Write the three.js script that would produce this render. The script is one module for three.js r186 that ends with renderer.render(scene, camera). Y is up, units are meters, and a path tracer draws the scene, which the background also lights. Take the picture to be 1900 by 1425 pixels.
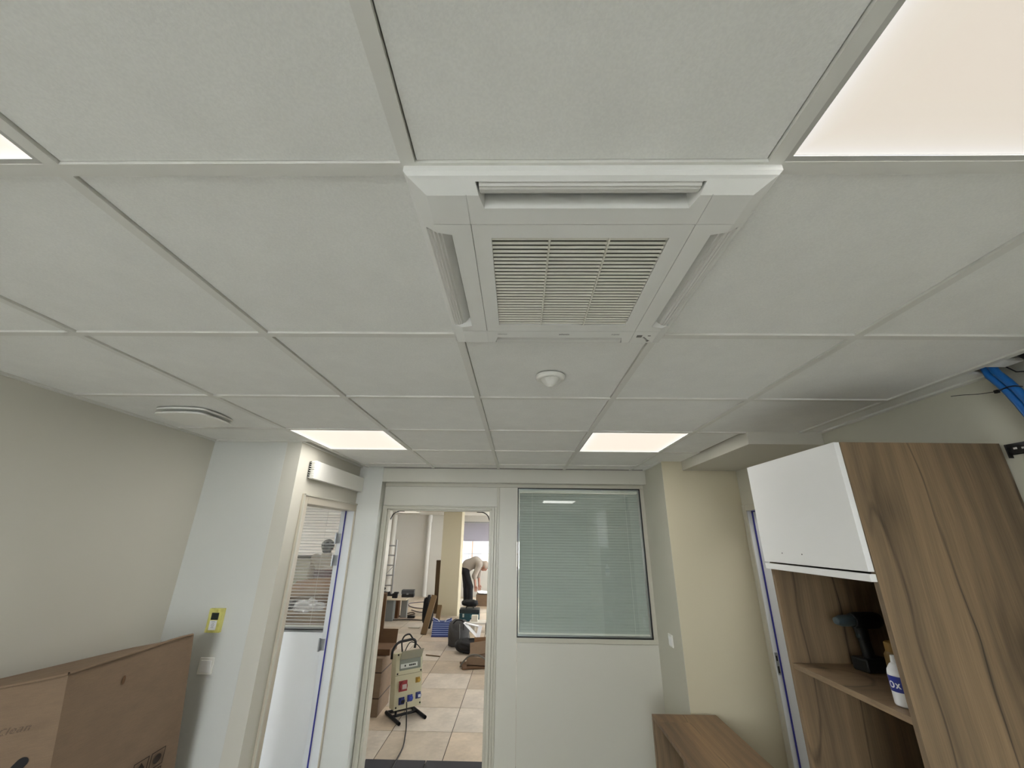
import * as THREE from 'three';
import { RoundedBoxGeometry } from 'three/addons/geometries/RoundedBoxGeometry.js';
import { mergeGeometries } from 'three/addons/utils/BufferGeometryUtils.js';
import { RectAreaLightUniformsLib } from 'three/addons/lights/RectAreaLightUniformsLib.js';
import { MarchingCubes } from 'three/addons/objects/MarchingCubes.js';
import { Brush, Evaluator, SUBTRACTION } from 'three-bvh-csg';

// ---------------------------------------------------------------- camera, sky, exposure
const scene = new THREE.Scene();
const camera = new THREE.PerspectiveCamera(2 * Math.atan(712.5 / 746.81) * 180 / Math.PI, 1900 / 1425, 0.05, 200);
camera.rotation.order = 'YXZ';
camera.position.set(0.1864, 1.83, 0.5011);
camera.rotation.set(0.360778, 0.019603, 0.013626);
const renderer = new THREE.WebGLRenderer({ antialias: true });
renderer.toneMapping = THREE.LinearToneMapping;
renderer.toneMappingExposure = 1.13;
renderer.shadowMap.enabled = true;
RectAreaLightUniformsLib.init();
scene.background = new THREE.Color().setRGB(0.93, 0.98, 1.03);   // even overcast daylight
scene.backgroundIntensity = 15.0;
const PANEL_LIGHT = 5.0, PANEL_GLOW = 0.97;                      // ceiling LED panels

// ---------------------------------------------------------------- helpers
const V = (x, y, z) => new THREE.Vector3(x, y, z);
let seed = 7;
const rnd = () => { seed = (seed * 1664525 + 1013904223) >>> 0; return seed / 4294967296; };
const hash = (x, y, s = 0) => { let h = Math.imul(x | 0, 374761393) ^ Math.imul(y | 0, 668265263) ^ Math.imul(s | 0, 2147483647); h = Math.imul(h ^ (h >>> 13), 1274126177); return ((h ^ (h >>> 16)) >>> 0) / 4294967296; };
function vnoise(x, y, s = 0, px = 0, py = 0) {   // value noise, periodic when px, py are given
  const ix = Math.floor(x), iy = Math.floor(y), fx = x - ix, fy = y - iy, u = fx * fx * (3 - 2 * fx), v = fy * fy * (3 - 2 * fy);
  const w = (a, p) => (p ? ((a % p) + p) % p : a);
  const a = hash(w(ix, px), w(iy, py), s), b = hash(w(ix + 1, px), w(iy, py), s), c = hash(w(ix, px), w(iy + 1, py), s), d = hash(w(ix + 1, px), w(iy + 1, py), s);
  return a + (b - a) * u + (c - a) * v + (a - b - c + d) * u * v;
}
const fbm = (x, y, s = 0, o = 4, p = 0, q = 0) => { let t = 0, a = 0.5, n = 0; for (let i = 0; i < o; i++) { t += a * vnoise(x, y, s + i, p, q); n += a; x *= 2; y *= 2; p *= 2; q *= 2; a *= 0.5; } return t / n; };
function dataTex(w, h, fn, srgb = true, rx = 1, ry = 1) {
  const d = new Uint8Array(w * h * 4);
  for (let y = 0; y < h; y++) for (let x = 0; x < w; x++) {
    const c = fn(x / w, y / h), o = (y * w + x) * 4;
    for (let k = 0; k < 3; k++) d[o + k] = Math.max(0, Math.min(255, (Array.isArray(c) ? c[k] : c) * 255));
    d[o + 3] = 255;
  }
  const t = new THREE.DataTexture(d, w, h, THREE.RGBAFormat);
  t.wrapS = t.wrapT = THREE.RepeatWrapping; t.magFilter = THREE.LinearFilter; t.minFilter = THREE.LinearMipmapLinearFilter; t.generateMipmaps = true;
  if (srgb) t.colorSpace = THREE.SRGBColorSpace;
  t.repeat.set(rx, ry); t.needsUpdate = true;
  return t;
}
function canvasTex(w, h, draw) {
  const c = document.createElement('canvas'); c.width = w; c.height = h;
  draw(c.getContext('2d'), w, h);
  const t = new THREE.CanvasTexture(c); t.colorSpace = THREE.SRGBColorSpace; t.needsUpdate = true;
  return t;
}
const M = (color, rough = 0.6, o = {}) => new THREE.MeshStandardMaterial({ color, roughness: rough, metalness: 0, ...o });
const P = (color, rough, o = {}) => new THREE.MeshPhysicalMaterial({ color, roughness: rough, ...o });
// uv in metres, from the face each triangle looks along
function metreUV(g) {
  const p = g.attributes.position, n = g.attributes.normal, uv = new Float32Array(p.count * 2);
  for (let i = 0; i < p.count; i++) {
    const ax = Math.abs(n.getX(i)), ay = Math.abs(n.getY(i)), az = Math.abs(n.getZ(i));
    if (ax >= ay && ax >= az) { uv[2 * i] = p.getZ(i); uv[2 * i + 1] = p.getY(i); } else if (ay >= az) { uv[2 * i] = p.getX(i); uv[2 * i + 1] = p.getZ(i); } else { uv[2 * i] = p.getX(i); uv[2 * i + 1] = p.getY(i); }
  }
  g.setAttribute('uv', new THREE.BufferAttribute(uv, 2));
  return g;
}
function box(x0, x1, y0, y1, z0, z1, r = 0) {
  const w = Math.abs(x1 - x0), h = Math.abs(y1 - y0), d = Math.abs(z1 - z0);
  const g = r > 0 ? new RoundedBoxGeometry(w, h, d, 2, Math.min(r, w / 2.01, h / 2.01, d / 2.01)) : new THREE.BoxGeometry(w, h, d);
  g.translate((x0 + x1) / 2, (y0 + y1) / 2, (z0 + z1) / 2);
  return metreUV(g);
}
const strip = (g) => { const q = g.index ? g.toNonIndexed() : g.clone(); for (const k of Object.keys(q.attributes)) if (!['position', 'normal', 'uv'].includes(k)) q.deleteAttribute(k); if (!q.attributes.uv) q.setAttribute('uv', new THREE.BufferAttribute(new Float32Array(q.attributes.position.count * 2), 2)); return q; };
const merge = (list) => mergeGeometries(list.map(strip));
const cyl = (r0, r1, h, s = 20) => new THREE.CylinderGeometry(r0, r1, h, s);
function between(a, b, r, s = 14, r2 = r) {   // round bar from a to b
  const d = b.clone().sub(a), g = cyl(r2, r, d.length(), s);
  g.applyQuaternion(new THREE.Quaternion().setFromUnitVectors(V(0, 1, 0), d.clone().normalize()));
  g.translate((a.x + b.x) / 2, (a.y + b.y) / 2, (a.z + b.z) / 2);
  return g;
}
const tube = (pts, r, n = 40, s = 8) => new THREE.TubeGeometry(new THREE.CatmullRomCurve3(pts.map((p) => (p.isVector3 ? p : V(...p)))), n, r, s);
function prism(pts, depth, bevel = 0) {   // outline in x, y; extruded along +z from 0
  const g = new THREE.ExtrudeGeometry(new THREE.Shape(pts.map(([x, y]) => new THREE.Vector2(x, y))), { depth, bevelEnabled: bevel > 0, bevelSize: bevel, bevelThickness: bevel, bevelSegments: 2, curveSegments: 10 });
  return metreUV(g);
}
const used = new Map();
function numbered(name) { const n = used.get(name) ?? 0; used.set(name, n + 1); return n ? name + '_' + String(n).padStart(3, '0') : name; }
function part(name, g, m, parent) { const o = new THREE.Mesh(g, m); o.name = name; parent.add(o); return o; }
function thing(name, label, category, pos = [0, 0, 0], turn = 0, group) {
  const o = new THREE.Group(); o.name = numbered(name); o.position.set(...pos); o.rotation.y = turn;
  o.userData = { label, category }; if (group) o.userData.group = group;
  scene.add(o); return o;
}
function single(name, label, category, g, m, group) {
  const o = new THREE.Mesh(g, m); o.name = numbered(name); o.userData = { label, category }; if (group) o.userData.group = group;
  scene.add(o); return o;
}
function struct(name, g, m) {   // g: one geometry, or null for a group of parts
  const o = g ? new THREE.Mesh(g, m) : new THREE.Group();
  o.name = name; o.userData = { kind: 'structure' }; scene.add(o); return o;
}

// ---------------------------------------------------------------- materials
const tSpeck = dataTex(256, 256, (u, v) => 0.5 + 0.35 * (hash(u * 256, v * 256, 3) - 0.5) + 0.3 * (fbm(u * 40, v * 40, 5, 3, 40, 40) - 0.5), false, 4, 4);
const tPaint = dataTex(256, 256, (u, v) => 0.5 + 0.5 * (fbm(u * 32, v * 32, 9, 4, 32, 32) - 0.5), false, 2, 2);
const tBoard = dataTex(256, 256, (u, v) => { const f = 0.955 + 0.035 * fbm(u * 8, v * 8, 2, 4, 8, 8) + 0.03 * (hash(u * 256, v * 256, 8) - 0.5); return [f, f, f * 0.995]; }, true, 1.6, 1.6);
const tCard = dataTex(512, 512, (u, v) => { const f = 0.91 + 0.07 * fbm(u * 6, v * 14, 4, 5, 6, 14) + 0.05 * (vnoise(u * 24, v * 400, 6, 24, 400) - 0.5) + 0.05 * (hash(u * 512, v * 512, 1) - 0.5); return [0.535 * f, 0.448 * f, 0.360 * f]; }, true, 2, 2);
const tStone = dataTex(512, 512, (u, v) => { const a = fbm(u * 5, v * 5, 11, 5, 5, 5), b = fbm(u * 30, v * 30, 12, 3, 30, 30), f = 0.94 + 0.16 * (a - 0.5) + 0.08 * (b - 0.5); return [0.86 * f, 0.815 * f, 0.755 * f]; }, true, 1.1, 1.1);
const tOak = dataTex(1024, 2048, (u, v) => {
  const X = u * 1.0, Y = v * 2.0;                                   // metres: X across the grain, Y along it
  const warp = 0.10 * (fbm(X * 2.2 + 5, Y * 0.9, 21, 3) - 0.5) + 0.02 * (fbm(X * 9, Y * 4, 22, 3) - 0.5);
  let k = 0;
  for (const [kx, ky, r] of [[0.18, 0.62, 0.035], [0.72, 1.38, 0.045], [0.44, 1.78, 0.03], [0.86, 0.34, 0.03], [0.32, 1.14, 0.022]]) { const dx = X - kx, dy = (Y - ky) * 0.45; k += Math.exp(-(dx * dx + dy * dy) / (2 * r * r)); }
  const ring = Math.sin((X + warp + 0.05 * k) * 2 * Math.PI * 17 + 3 * fbm(X * 4, Y * 0.7, 23, 3));
  const broad = fbm((X + warp) * 7, Y * 0.55, 24, 4), fibre = vnoise(X * 420 + warp * 300, Y * 9, 25) * 0.6 + vnoise(X * 900, Y * 26, 26) * 0.4;
  const c1 = Math.abs(fbm((X + warp * 0.9) * 5.5, Y * 0.8, 27, 4) - 0.5), gate = Math.max(0, fbm(X * 2, Y * 1.1, 28, 3) - 0.34) * 4;
  const streak = Math.max(0, 1 - c1 / 0.022) * Math.min(1, gate);
  const crack = Math.max(0, 1 - c1 / 0.0045) * Math.min(1, Math.max(0, fbm(X * 3, Y * 1.7, 29, 3) - 0.5) * 7);
  let f = 1 + 0.42 * (broad - 0.5) + 0.05 * ring + 0.20 * (fibre - 0.5) - 0.30 * streak - 0.45 * crack - 0.28 * Math.min(1, k * (0.55 + 0.5 * vnoise(X * 30, Y * 12, 30)));
  const warm = 0.5 * (broad - 0.5) + 0.3 * k;
  return [0.485 * f, (0.408 - 0.010 * warm) * f, (0.312 - 0.02 * warm) * f];
}, true, 1, 0.46);
const tOakTurned = tOak.clone(); tOakTurned.rotation = Math.PI / 2; tOakTurned.repeat.set(0.46, 1); tOakTurned.needsUpdate = true;

const mat = {
  tile: M('#efefeb', 0.95, { map: tBoard, bumpMap: tSpeck, bumpScale: 0.0003 }),
  grid: M('#dcdbd4', 0.5),
  plenum: M('#8f8c86', 0.95),
  wallCream: M('#cbc8bc', 0.75, { bumpMap: tPaint, bumpScale: 0.0004 }),
  wallWhite: M('#cdcec8', 0.7, { bumpMap: tPaint, bumpScale: 0.0004 }),
  wallGreige: M('#c3c1b2', 0.75, { bumpMap: tPaint, bumpScale: 0.0004 }),
  wallGrey: M('#d5d2ca', 0.8, { bumpMap: tPaint, bumpScale: 0.0004 }),
  beige: M('#c7bea3', 0.75, { bumpMap: tPaint, bumpScale: 0.0004 }),
  frame: M('#bcb9aa', 0.32),
  frameTaupe: M('#bdb4a2', 0.42),
  jamb: M('#dfe2e4', 0.35),
  panel: M('#c6c4b8', 0.34),
  white: M('#eeeeec', 0.4),
  whitePlastic: M('#e9e8e1', 0.35),
  acPlastic: M('#e6e6e1', 0.42),
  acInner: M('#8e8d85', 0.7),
  black: M('#0b0b0c', 0.6),
  rubber: M('#17171a', 0.7),
  seal: M('#2b2c8a', 0.45),
  oak: M('#ffffff', 0.5, { map: tOak, bumpMap: tOak, bumpScale: 0.0004 }),
  oakTurned: M('#ffffff', 0.5, { map: tOakTurned, bumpMap: tOakTurned, bumpScale: 0.0004 }),
  card: M('#ffffff', 0.85, { map: tCard }),
  cardDark: M('#cdb79f', 0.88, { map: tCard }),
  cardPale: M('#ffe6c8', 0.85, { map: tCard }),
  chrome: M('#b9bcc0', 0.3, { metalness: 1 }),
  alu: M('#a9abad', 0.38, { metalness: 1 }),
  steelDark: M('#4a4b4d', 0.4, { metalness: 0.9 }),
  glass: P('#ffffff', 0.02, { transmission: 1, thickness: 0, ior: 1.5 }),
  glassGreen: P('#f8fbf9', 0.015, { transmission: 1, thickness: 0, ior: 1.62 }),
  grout: M('#3d332c', 0.95),
};
const stone = ['#ffffff', '#f3efe9', '#fff6ea', '#e9e2d8'].map((c) => M(c, 0.42, { map: tStone }));
// ---------------------------------------------------------------- the room
const CEIL = 2.402, XL = -1.865, XR = 1.92, ZB = 3.6;
const WL = -1.27;                          // wall with the doorway to the next room
const ZREC = -2.15, ZF = -3.22, ZP = -3.33, ZR = -2.78;

const SL = CEIL + 0.45;                    // soffit of the space above the ceiling grid
{ // ceiling: dark void above, tees and tiles
  const c = struct('ceiling', null);
  part('void_deck', merge([box(XL - 0.1, XR + 0.1, SL, SL + 0.06, ZF - 0.1, ZB + 0.1)]), mat.plenum, c);
  const T = 0.012, y0 = CEIL, y1 = CEIL + 0.019;
  const lines = [-1.2, -0.6, 0, 0.6, 1.2, 1.8], rows = [3.0, 2.4, 1.8, 1.2, 0.6, 0, -0.6, -1.2, -1.8, -2.4, -3.0];
  const zEnd = -3.23;
  for (const x of lines) {
    const z1 = x > 1.5 ? -1.784 : zEnd;
    part('main_runner', box(x - T, x + T, y0, y1, z1, ZB), mat.grid, c);
  }
  const cols = [[-1.843, -1.2], [-1.2, -0.6], [-0.6, 0], [0, 0.6], [0.6, 1.2], [1.2, 1.8], [1.8, 1.898]];
    const rz = [ZB, ...rows, zEnd];
  const tileGeo = new Map();
  cols.forEach(([xa, xb], i) => {
    for (let j = 0; j < rz.length - 1; j++) {
      let za = rz[j], zb = rz[j + 1];                 // za nearer the window wall
      // the recess at the left stops at the return wall, the boxed-in strip on the right begins at its face
      if (i === 0 && za < -2.0) continue;
      if (i === 0 && zb < ZREC) zb = ZREC + 0.022;
      if (i === 6 && za <= -1.78) continue;
      let xa2 = xa, xb2 = xb;
      if (i === 5 && za <= -1.78) { xb2 = 1.48; }
      if (i === 1 && za <= -2.3) xa2 = -1.245;
      if (i === 5 && za <= -2.9) xb2 = 1.33;
      if (i === 5 && Math.abs(za + 2.4) < 0.01) { part('ceiling_tile', box(1.2122, 1.332, y0 + 0.006, y0 + 0.016, ZR, -2.987), mat.tile, c); part('cross_tee', box(1.212, 1.332, y0, y1, -3.012, -2.988), mat.grid, c); part('ceiling_tile', box(1.2122, 1.493, y0 + 0.006, y0 + 0.016, -2.4126, ZR), mat.tile, c); continue; }
      // tees across
      if (j < rows.length && !(i === 6)) part('cross_tee', box(Math.max(xa2 + T, xa + T), xb2 - T, y0, y1, zb - T + 0, zb + T), mat.grid, c);
            const isLed = (i === 1 || i === 4) && (Math.abs(za - 0.6) < 0.01 || Math.abs(za + 1.8) < 0.01);
      const isAc = i === 3 && Math.abs(za) < 0.01;
      if (isLed || isAc) continue;
      const gapL = i >= 4 ? 0.0006 : 0.0022, gapR = i === 3 ? 0.002 : i >= 4 ? 0.0014 : 0.0004;
      const lx = xa2 + (i === 0 ? 0 : T) + gapL, rx = xb2 - (xb2 === xb && i !== 6 ? T : 0) - gapR;
      if (i === 6) {                                   // narrow strip along the right wall: open where the hoses come down
        for (const [a, b] of [[-0.6, -1.2], [-1.2, -1.784]]) if (Math.abs(za - a) < 0.01) {
          if (a === -0.6) { part('ceiling_tile', box(lx, rx, y0 + 0.006, y0 + 0.016, -0.895, -1.212), mat.tile, c); part('ceiling_tile', box(lx, rx, y0 + 0.006, y0 + 0.016, -0.775, -0.83), mat.tile, c); } else part('ceiling_tile', box(lx, rx, y0 + 0.006, y0 + 0.016, a - T, b), mat.tile, c);
        }
        continue;
      }
      part('ceiling_tile', box(lx, rx, y0 + 0.006, y0 + 0.018, za - T - 0.0006, zb + T + 0.0006, 0.0008), mat.tile, c);
    }
  });
  // edge angle on the walls
  const ang = (name, ...b) => part('wall_angle', box(...b), mat.grid, c);
  ang('', XL, XL + 0.022, y0 - 0.002, y1, ZREC, ZB); ang('', XR - 0.022, XR, y0 - 0.002, y1, -1.784, -0.9);
  ang('', XL + 0.022, WL - 0.001, y0 - 0.002, y1, ZREC, ZREC + 0.022);
  ang('', WL, WL + 0.022, y0 - 0.002, y1, ZF, ZREC); ang('', 1.335 - 0.022, 1.335, y0 - 0.002, y1, ZF, ZR);
}
struct('floor', box(-6.0, 6.0, -0.3, -0.012, -14.2, ZB + 0.3), mat.grout);
struct('floor_office', box(XL - 0.1, XR + 0.1, -0.012, 0, -3.42, ZB), M('#c6c6c4', 0.5)).userData.kind = 'structure';

// left wall, its return, the wall with the doorway
const DW = { z0: -3.21, z1: -2.343, top: 2.017 };                 // left doorway
struct('wall_left', box(XL - 0.1, XL, 0, SL, ZREC - 0.1, ZB), mat.wallCream);
struct('wall_recess', box(XL, WL - 0.1, 0, SL, ZREC - 0.1, ZREC), mat.wallWhite);
struct('wall_doorway', merge([
  box(WL - 0.1, WL, 0, SL, DW.z1 + 0.03, ZREC - 0.001), box(WL - 0.1, WL, 0, SL, ZF, DW.z0 - 0.03), box(WL - 0.1, WL, DW.top + 0.03, SL, DW.z0 - 0.03, DW.z1 + 0.03)]), mat.wallCream);
struct('wall_pier', merge([box(WL - 0.1, -1.055, 0, SL, ZP - 0.1, ZF)]), mat.wallWhite);
{ // doorway without its leaf: casing, jambs, seal, hinges
  const d = struct('door_1', null), x = WL, o = 0.067;
  const casing = (a, b, c2, d2) => part('casing', box(x, x + 0.014, a, b, c2, d2, 0.004), mat.frameTaupe, d);
  casing(0, 2.08, DW.z1, DW.z1 + o); casing(0, 2.08, DW.z0 - 0.045, DW.z0); casing(DW.top, 2.08, DW.z0, DW.z1);
  part('casing_lip', merge([box(x + 0.012, x + 0.022, 0, 2.08, DW.z1 + o - 0.012, DW.z1 + o, 0.003), box(x + 0.012, x + 0.022, 2.068, 2.08, DW.z0 - 0.045, DW.z1 + o, 0.003)]), mat.frame, d);
  part('jamb', box(x - 0.112, x + 0.002, 0, DW.top + 0.03, DW.z0 - 0.03, DW.z0), mat.jamb, d);
  part('jamb', box(x - 0.112, x + 0.002, 0, DW.top + 0.03, DW.z1, DW.z1 + 0.03), mat.jamb, d);
  part('head_jamb', box(x - 0.112, x + 0.002, DW.top, DW.top + 0.03, DW.z0, DW.z1), mat.frameTaupe, d);
  part('seal', merge([box(-1.343, -1.334, 0, DW.top, DW.z0, DW.z0 + 0.007), box(-1.343, -1.334, 0, DW.top, DW.z1 - 0.007, DW.z1)]), mat.seal, d);
  for (const y of [1.79, 1.615, 1.0]) part('hinge', merge([between(V(-1.39, y - 0.045, DW.z0 + 0.012), V(-1.39, y + 0.045, DW.z0 + 0.012), 0.008), box(-1.388, -1.352, y - 0.04, y + 0.04, DW.z0, DW.z0 + 0.003)]), mat.chrome, d);
}
// right: pier side, end wall, right wall with a second doorway, boxed-in strip
struct('wall_pier_right', box(1.335, XR + 0.1, 0, SL, ZP - 0.1, ZR), M('#c8c0a6', 0.75, { bumpMap: tPaint, bumpScale: 0.0004 }));
struct('wall_pier_side', box(1.3335, 1.335, 0, CEIL, ZP - 0.1, ZR), mat.wallGreige);
const RD = { z0: -2.72, z1: -1.9, top: 2.03 };
struct('wall_right', merge([
  box(XR, XR + 0.1, 0, SL, ZR, RD.z0 - 0.03), box(XR, XR + 0.1, 0, SL, RD.z1 + 0.03, ZB), box(XR, XR + 0.1, RD.top + 0.03, SL, RD.z0 - 0.03, RD.z1 + 0.03)]), mat.wallGreige);
{
  const d = struct('door_2', null);
  part('casing', box(XR - 0.012, XR, 0, 2.075, RD.z0 - 0.05, RD.z0, 0.004), mat.frame, d);
  part('casing', box(XR - 0.012, XR, 0, 2.075, RD.z1, RD.z1 + 0.05, 0.004), mat.frame, d);
  part('casing', box(XR - 0.012, XR, RD.top, 2.075, RD.z0, RD.z1, 0.004), mat.frame, d);
  part('jamb', box(XR - 0.002, XR + 0.112, 0, RD.top + 0.03, RD.z0 - 0.03, RD.z0), mat.jamb, d);
  part('jamb', box(XR - 0.002, XR + 0.112, 0, RD.top + 0.03, RD.z1, RD.z1 + 0.03), mat.jamb, d);
  part('head_jamb', box(XR - 0.002, XR + 0.112, RD.top, RD.top + 0.03, RD.z0, RD.z1), mat.jamb, d);
  part('seal', merge([box(1.949, 1.957, 0, RD.top, RD.z0, RD.z0 + 0.008), box(1.949, 1.957, RD.top - 0.008, RD.top, RD.z0, RD.z1)]), mat.seal, d);
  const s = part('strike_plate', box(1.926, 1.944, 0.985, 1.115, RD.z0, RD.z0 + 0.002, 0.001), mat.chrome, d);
  part('painted_latch_hole', box(1.930, 1.940, 1.065, 1.095, RD.z0 + 0.0018, RD.z0 + 0.0024), mat.black, s);  // black plate painted as the dark inside the latch hole
  part('painted_bolt_hole', box(1.930, 1.940, 0.995, 1.035, RD.z0 + 0.0018, RD.z0 + 0.0024), mat.black, s);  // black plate, the shade of the bolt hole as colour
}
struct('wall_beyond_door', merge([box(3.0, 3.1, 0, SL, -3.4, -1.2), box(XR + 0.1, 3.0, 0, SL, -3.5, -3.4), box(XR + 0.1, 3.0, 0, SL, -1.3, -1.2), box(XR + 0.1, 3.1, SL, SL + 0.05, -3.5, -1.2), box(XR + 0.1, 3.1, -0.012, 0, -3.5, -1.2)]), mat.wallWhite);
struct('trim_1', box(1.495, XR, 2.336, CEIL + 0.012, ZR, -1.784, 0.002), mat.wallCream);      // boxed-in strip under the ceiling

// window wall behind the camera
const RW = { x0: -1.6, x1: 0.12, y0: 0.7, y1: 2.3 };
struct('wall_back', merge([
  box(XL - 0.1, RW.x0, 0, SL, ZB, ZB + 0.25), box(RW.x1, XR + 0.1, 0, SL, ZB, ZB + 0.25), box(RW.x0, RW.x1, 0, RW.y0, ZB, ZB + 0.25), box(RW.x0, RW.x1, RW.y1, SL, ZB, ZB + 0.25)]), mat.wallWhite);
function casement(name, x0, x1, y0, y1, z, n) {      // plain window: frame, mullions, panes
  const w = struct(name, null), t = 0.05;
  part('frame', merge([box(x0, x1, y0, y0 + t, z - 0.03, z + 0.03), box(x0, x1, y1 - t, y1, z - 0.03, z + 0.03), box(x0, x0 + t, y0 + t, y1 - t, z - 0.03, z + 0.03), box(x1 - t, x1, y0 + t, y1 - t, z - 0.03, z + 0.03)]), mat.white, w);
  const W = (x1 - x0 - 2 * t) / n;
  for (let i = 0; i < n; i++) {
    if (i) part('mullion', box(x0 + t + i * W - 0.03, x0 + t + i * W + 0.03, y0 + t, y1 - t, z - 0.03, z + 0.03), mat.white, w);
    part('pane', box(x0 + t + i * W + (i ? 0.03 : 0), x0 + t + (i + 1) * W - (i < n - 1 ? 0.03 : 0), y0 + t, y1 - t, z - 0.002, z + 0.002), mat.glass, w);
  }
  return w;
}
casement('window_3', RW.x0, RW.x1, RW.y0, RW.y1, ZB + 0.12, 2);

// ---------------------------------------------------------------- glazed partition at the end of the room
const DO = { x0: -0.985, x1: -0.076, top: 2.032 };                // opening to the large room
{
  const w = struct('wall_front', null), z = ZP, zb = ZP - 0.09;
  part('header', box(-1.062, 1.342, 2.278, CEIL, ZP, -3.228, 0.003), mat.panel, w);
  part('top_rail', box(-1.055, 1.335, 2.248, 2.40, zb, z + 0.006, 0.003), mat.frame, w);
  part('transom_panel', box(-1.055, -0.012, 2.078, 2.248, zb + 0.01, z - 0.006), mat.panel, w);
  part('post_panel', box(0.012, 0.176, 0, 2.248, zb + 0.01, z - 0.005), mat.panel, w);
  part('stile', box(-0.012, 0.012, 0, 2.248, zb, z + 0.001, 0.003), mat.frame, w);
  part('lower_panel', box(0.178, 1.335, 0, 1.012, zb + 0.01, z - 0.004), mat.panel, w);
  part('window_sill_rail', box(0.176, 1.335, 1.014, 1.05, zb, z + 0.004, 0.003), mat.frame, w);
  part('right_stile', box(1.297, 1.335, 1.05, 2.248, zb, z, 0.003), mat.frame, w);
  part('slab_above', box(-1.06, 1.36, 2.40, SL + 0.1, zb, ZF + 0.0), mat.plenum, w);
  // door frame round the opening, stepped
  const d = struct('door_3', null);
  for (const [o, y, f] of [[0.068, 2.076, 0.012], [0.046, 2.062, 0.020], [0.022, 2.045, 0.006]]) {
    const i = o === 0.068 ? 0.046 : o === 0.046 ? 0.022 : 0, yi = o === 0.068 ? 2.062 : o === 0.046 ? 2.045 : DO.top;
    part('frame_jamb', box(DO.x0 - o, DO.x0 - i, 0, y, zb, z + f, 0.003), mat.frame, d);
    part('frame_jamb', box(DO.x1 + i, DO.x1 + o, 0, y, zb, z + f, 0.003), mat.frame, d);
    part('frame_head', box(DO.x0 - i, DO.x1 + i, yi, y, zb, z + f, 0.003), mat.frame, d);
  }
  for (const s of [-1, 1]) { // loose ends of the rubber door seal bowing across the top corners
    const xc = s < 0 ? DO.x0 : DO.x1;
    part('loose_seal', tube([[xc - s * 0.001, DO.top - 0.075, z - 0.04], [xc - s * 0.02, DO.top - 0.032, z - 0.035], [xc - s * 0.06, DO.top - 0.006, z - 0.04], [xc - s * 0.12, DO.top - 0.001, z - 0.045]], 0.0045, 24, 6), mat.black, d);
  }
}
function blindWindow(name, x0, x1, y0, y1, z, depth, slatAngle, pitch, green, slatMat) {
  const w = struct(name, null);
  const g = 0.007;
  part('gasket', merge([box(x0, x1, y1 - g, y1, z - 0.01, z + 0.0035), box(x0, x1, y0, y0 + g, z - 0.01, z + 0.0035), box(x0, x0 + g, y0 + g, y1 - g, z - 0.01, z + 0.0035), box(x1 - g, x1, y0 + g, y1 - g, z - 0.01, z + 0.0035)]), mat.black, w);
  part('pane', box(x0 + 0.002, x1 - 0.002, y0 + 0.002, y1 - 0.002, z - 0.004, z - 0.0039), green ? mat.glassGreen : mat.glass, w);
  part('pane', box(x0 + 0.002, x1 - 0.002, y0 + 0.002, y1 - 0.002, z - depth + 0.004, z - depth + 0.0041), mat.glass, w);
  part('spacer', merge([box(x0, x1, y1 - 0.014, y1, z - depth, z - 0.012), box(x0, x1, y0, y0 + 0.014, z - depth, z - 0.012), box(x0, x0 + 0.012, y0, y1, z - depth, z - 0.012), box(x1 - 0.012, x1, y0, y1, z - depth, z - 0.012)]), mat.alu, w);
  const zm = z - depth / 2, W = x1 - x0 - 0.034;
  part('blind_head_rail', box(x0 + 0.016, x1 - 0.016, y1 - 0.036, y1 - 0.016, zm - 0.012, zm + 0.012), mat.whitePlastic, w);
  part('blind_bottom_rail', box(x0 + 0.016, x1 - 0.016, y0 + 0.016, y0 + 0.028, zm - 0.011, zm + 0.011), mat.whitePlastic, w);
  const sg = merge([0, 1, 2, 3].map((i) => { const a = -0.009 + i * 0.006, b = new THREE.BoxGeometry(W, 0.0005, 0.0064); b.rotateX(a * 45); b.translate(0, -a * a * 22, a); return b; })); sg.rotateX(slatAngle);
  for (let y = y0 + 0.042, k = 0; y < y1 - 0.045; y += pitch, k++) { const s = part('slat', sg, slatMat, w); s.position.set((x0 + x1) / 2, y, zm); }
  for (const f of [0.12, 0.88]) part('ladder_cord', merge([box(x0 + (x1 - x0) * f - 0.0008, x0 + (x1 - x0) * f + 0.0008, y0 + 0.02, y1 - 0.02, zm + 0.0135, zm + 0.0145)]), mat.whitePlastic, w);
  return w;
}
blindWindow('window_1', 0.178, 1.298, 1.05, 2.246, ZP + 0.002, 0.085, 1.2, 0.0225, true, M('#b4bab6', 0.5));
blindWindow('window_2', -2.75, -1.40, 1.075, 2.25, ZP + 0.002, 0.085, 0.02, 0.025, false, M('#eef0ee', 0.45));
struct('wall_next_room_front', merge([box(-2.75, WL - 0.1, 0, 1.06, ZP - 0.09, ZP), box(-4.4, -2.75, 0, SL, ZP - 0.09, ZP), box(-2.75, WL - 0.1, 2.25, SL, ZP - 0.09, ZP), box(-1.40, WL - 0.1, 1.06, 2.25, ZP - 0.09, ZP)]), M('#f1f3f5', 0.4));
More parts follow.
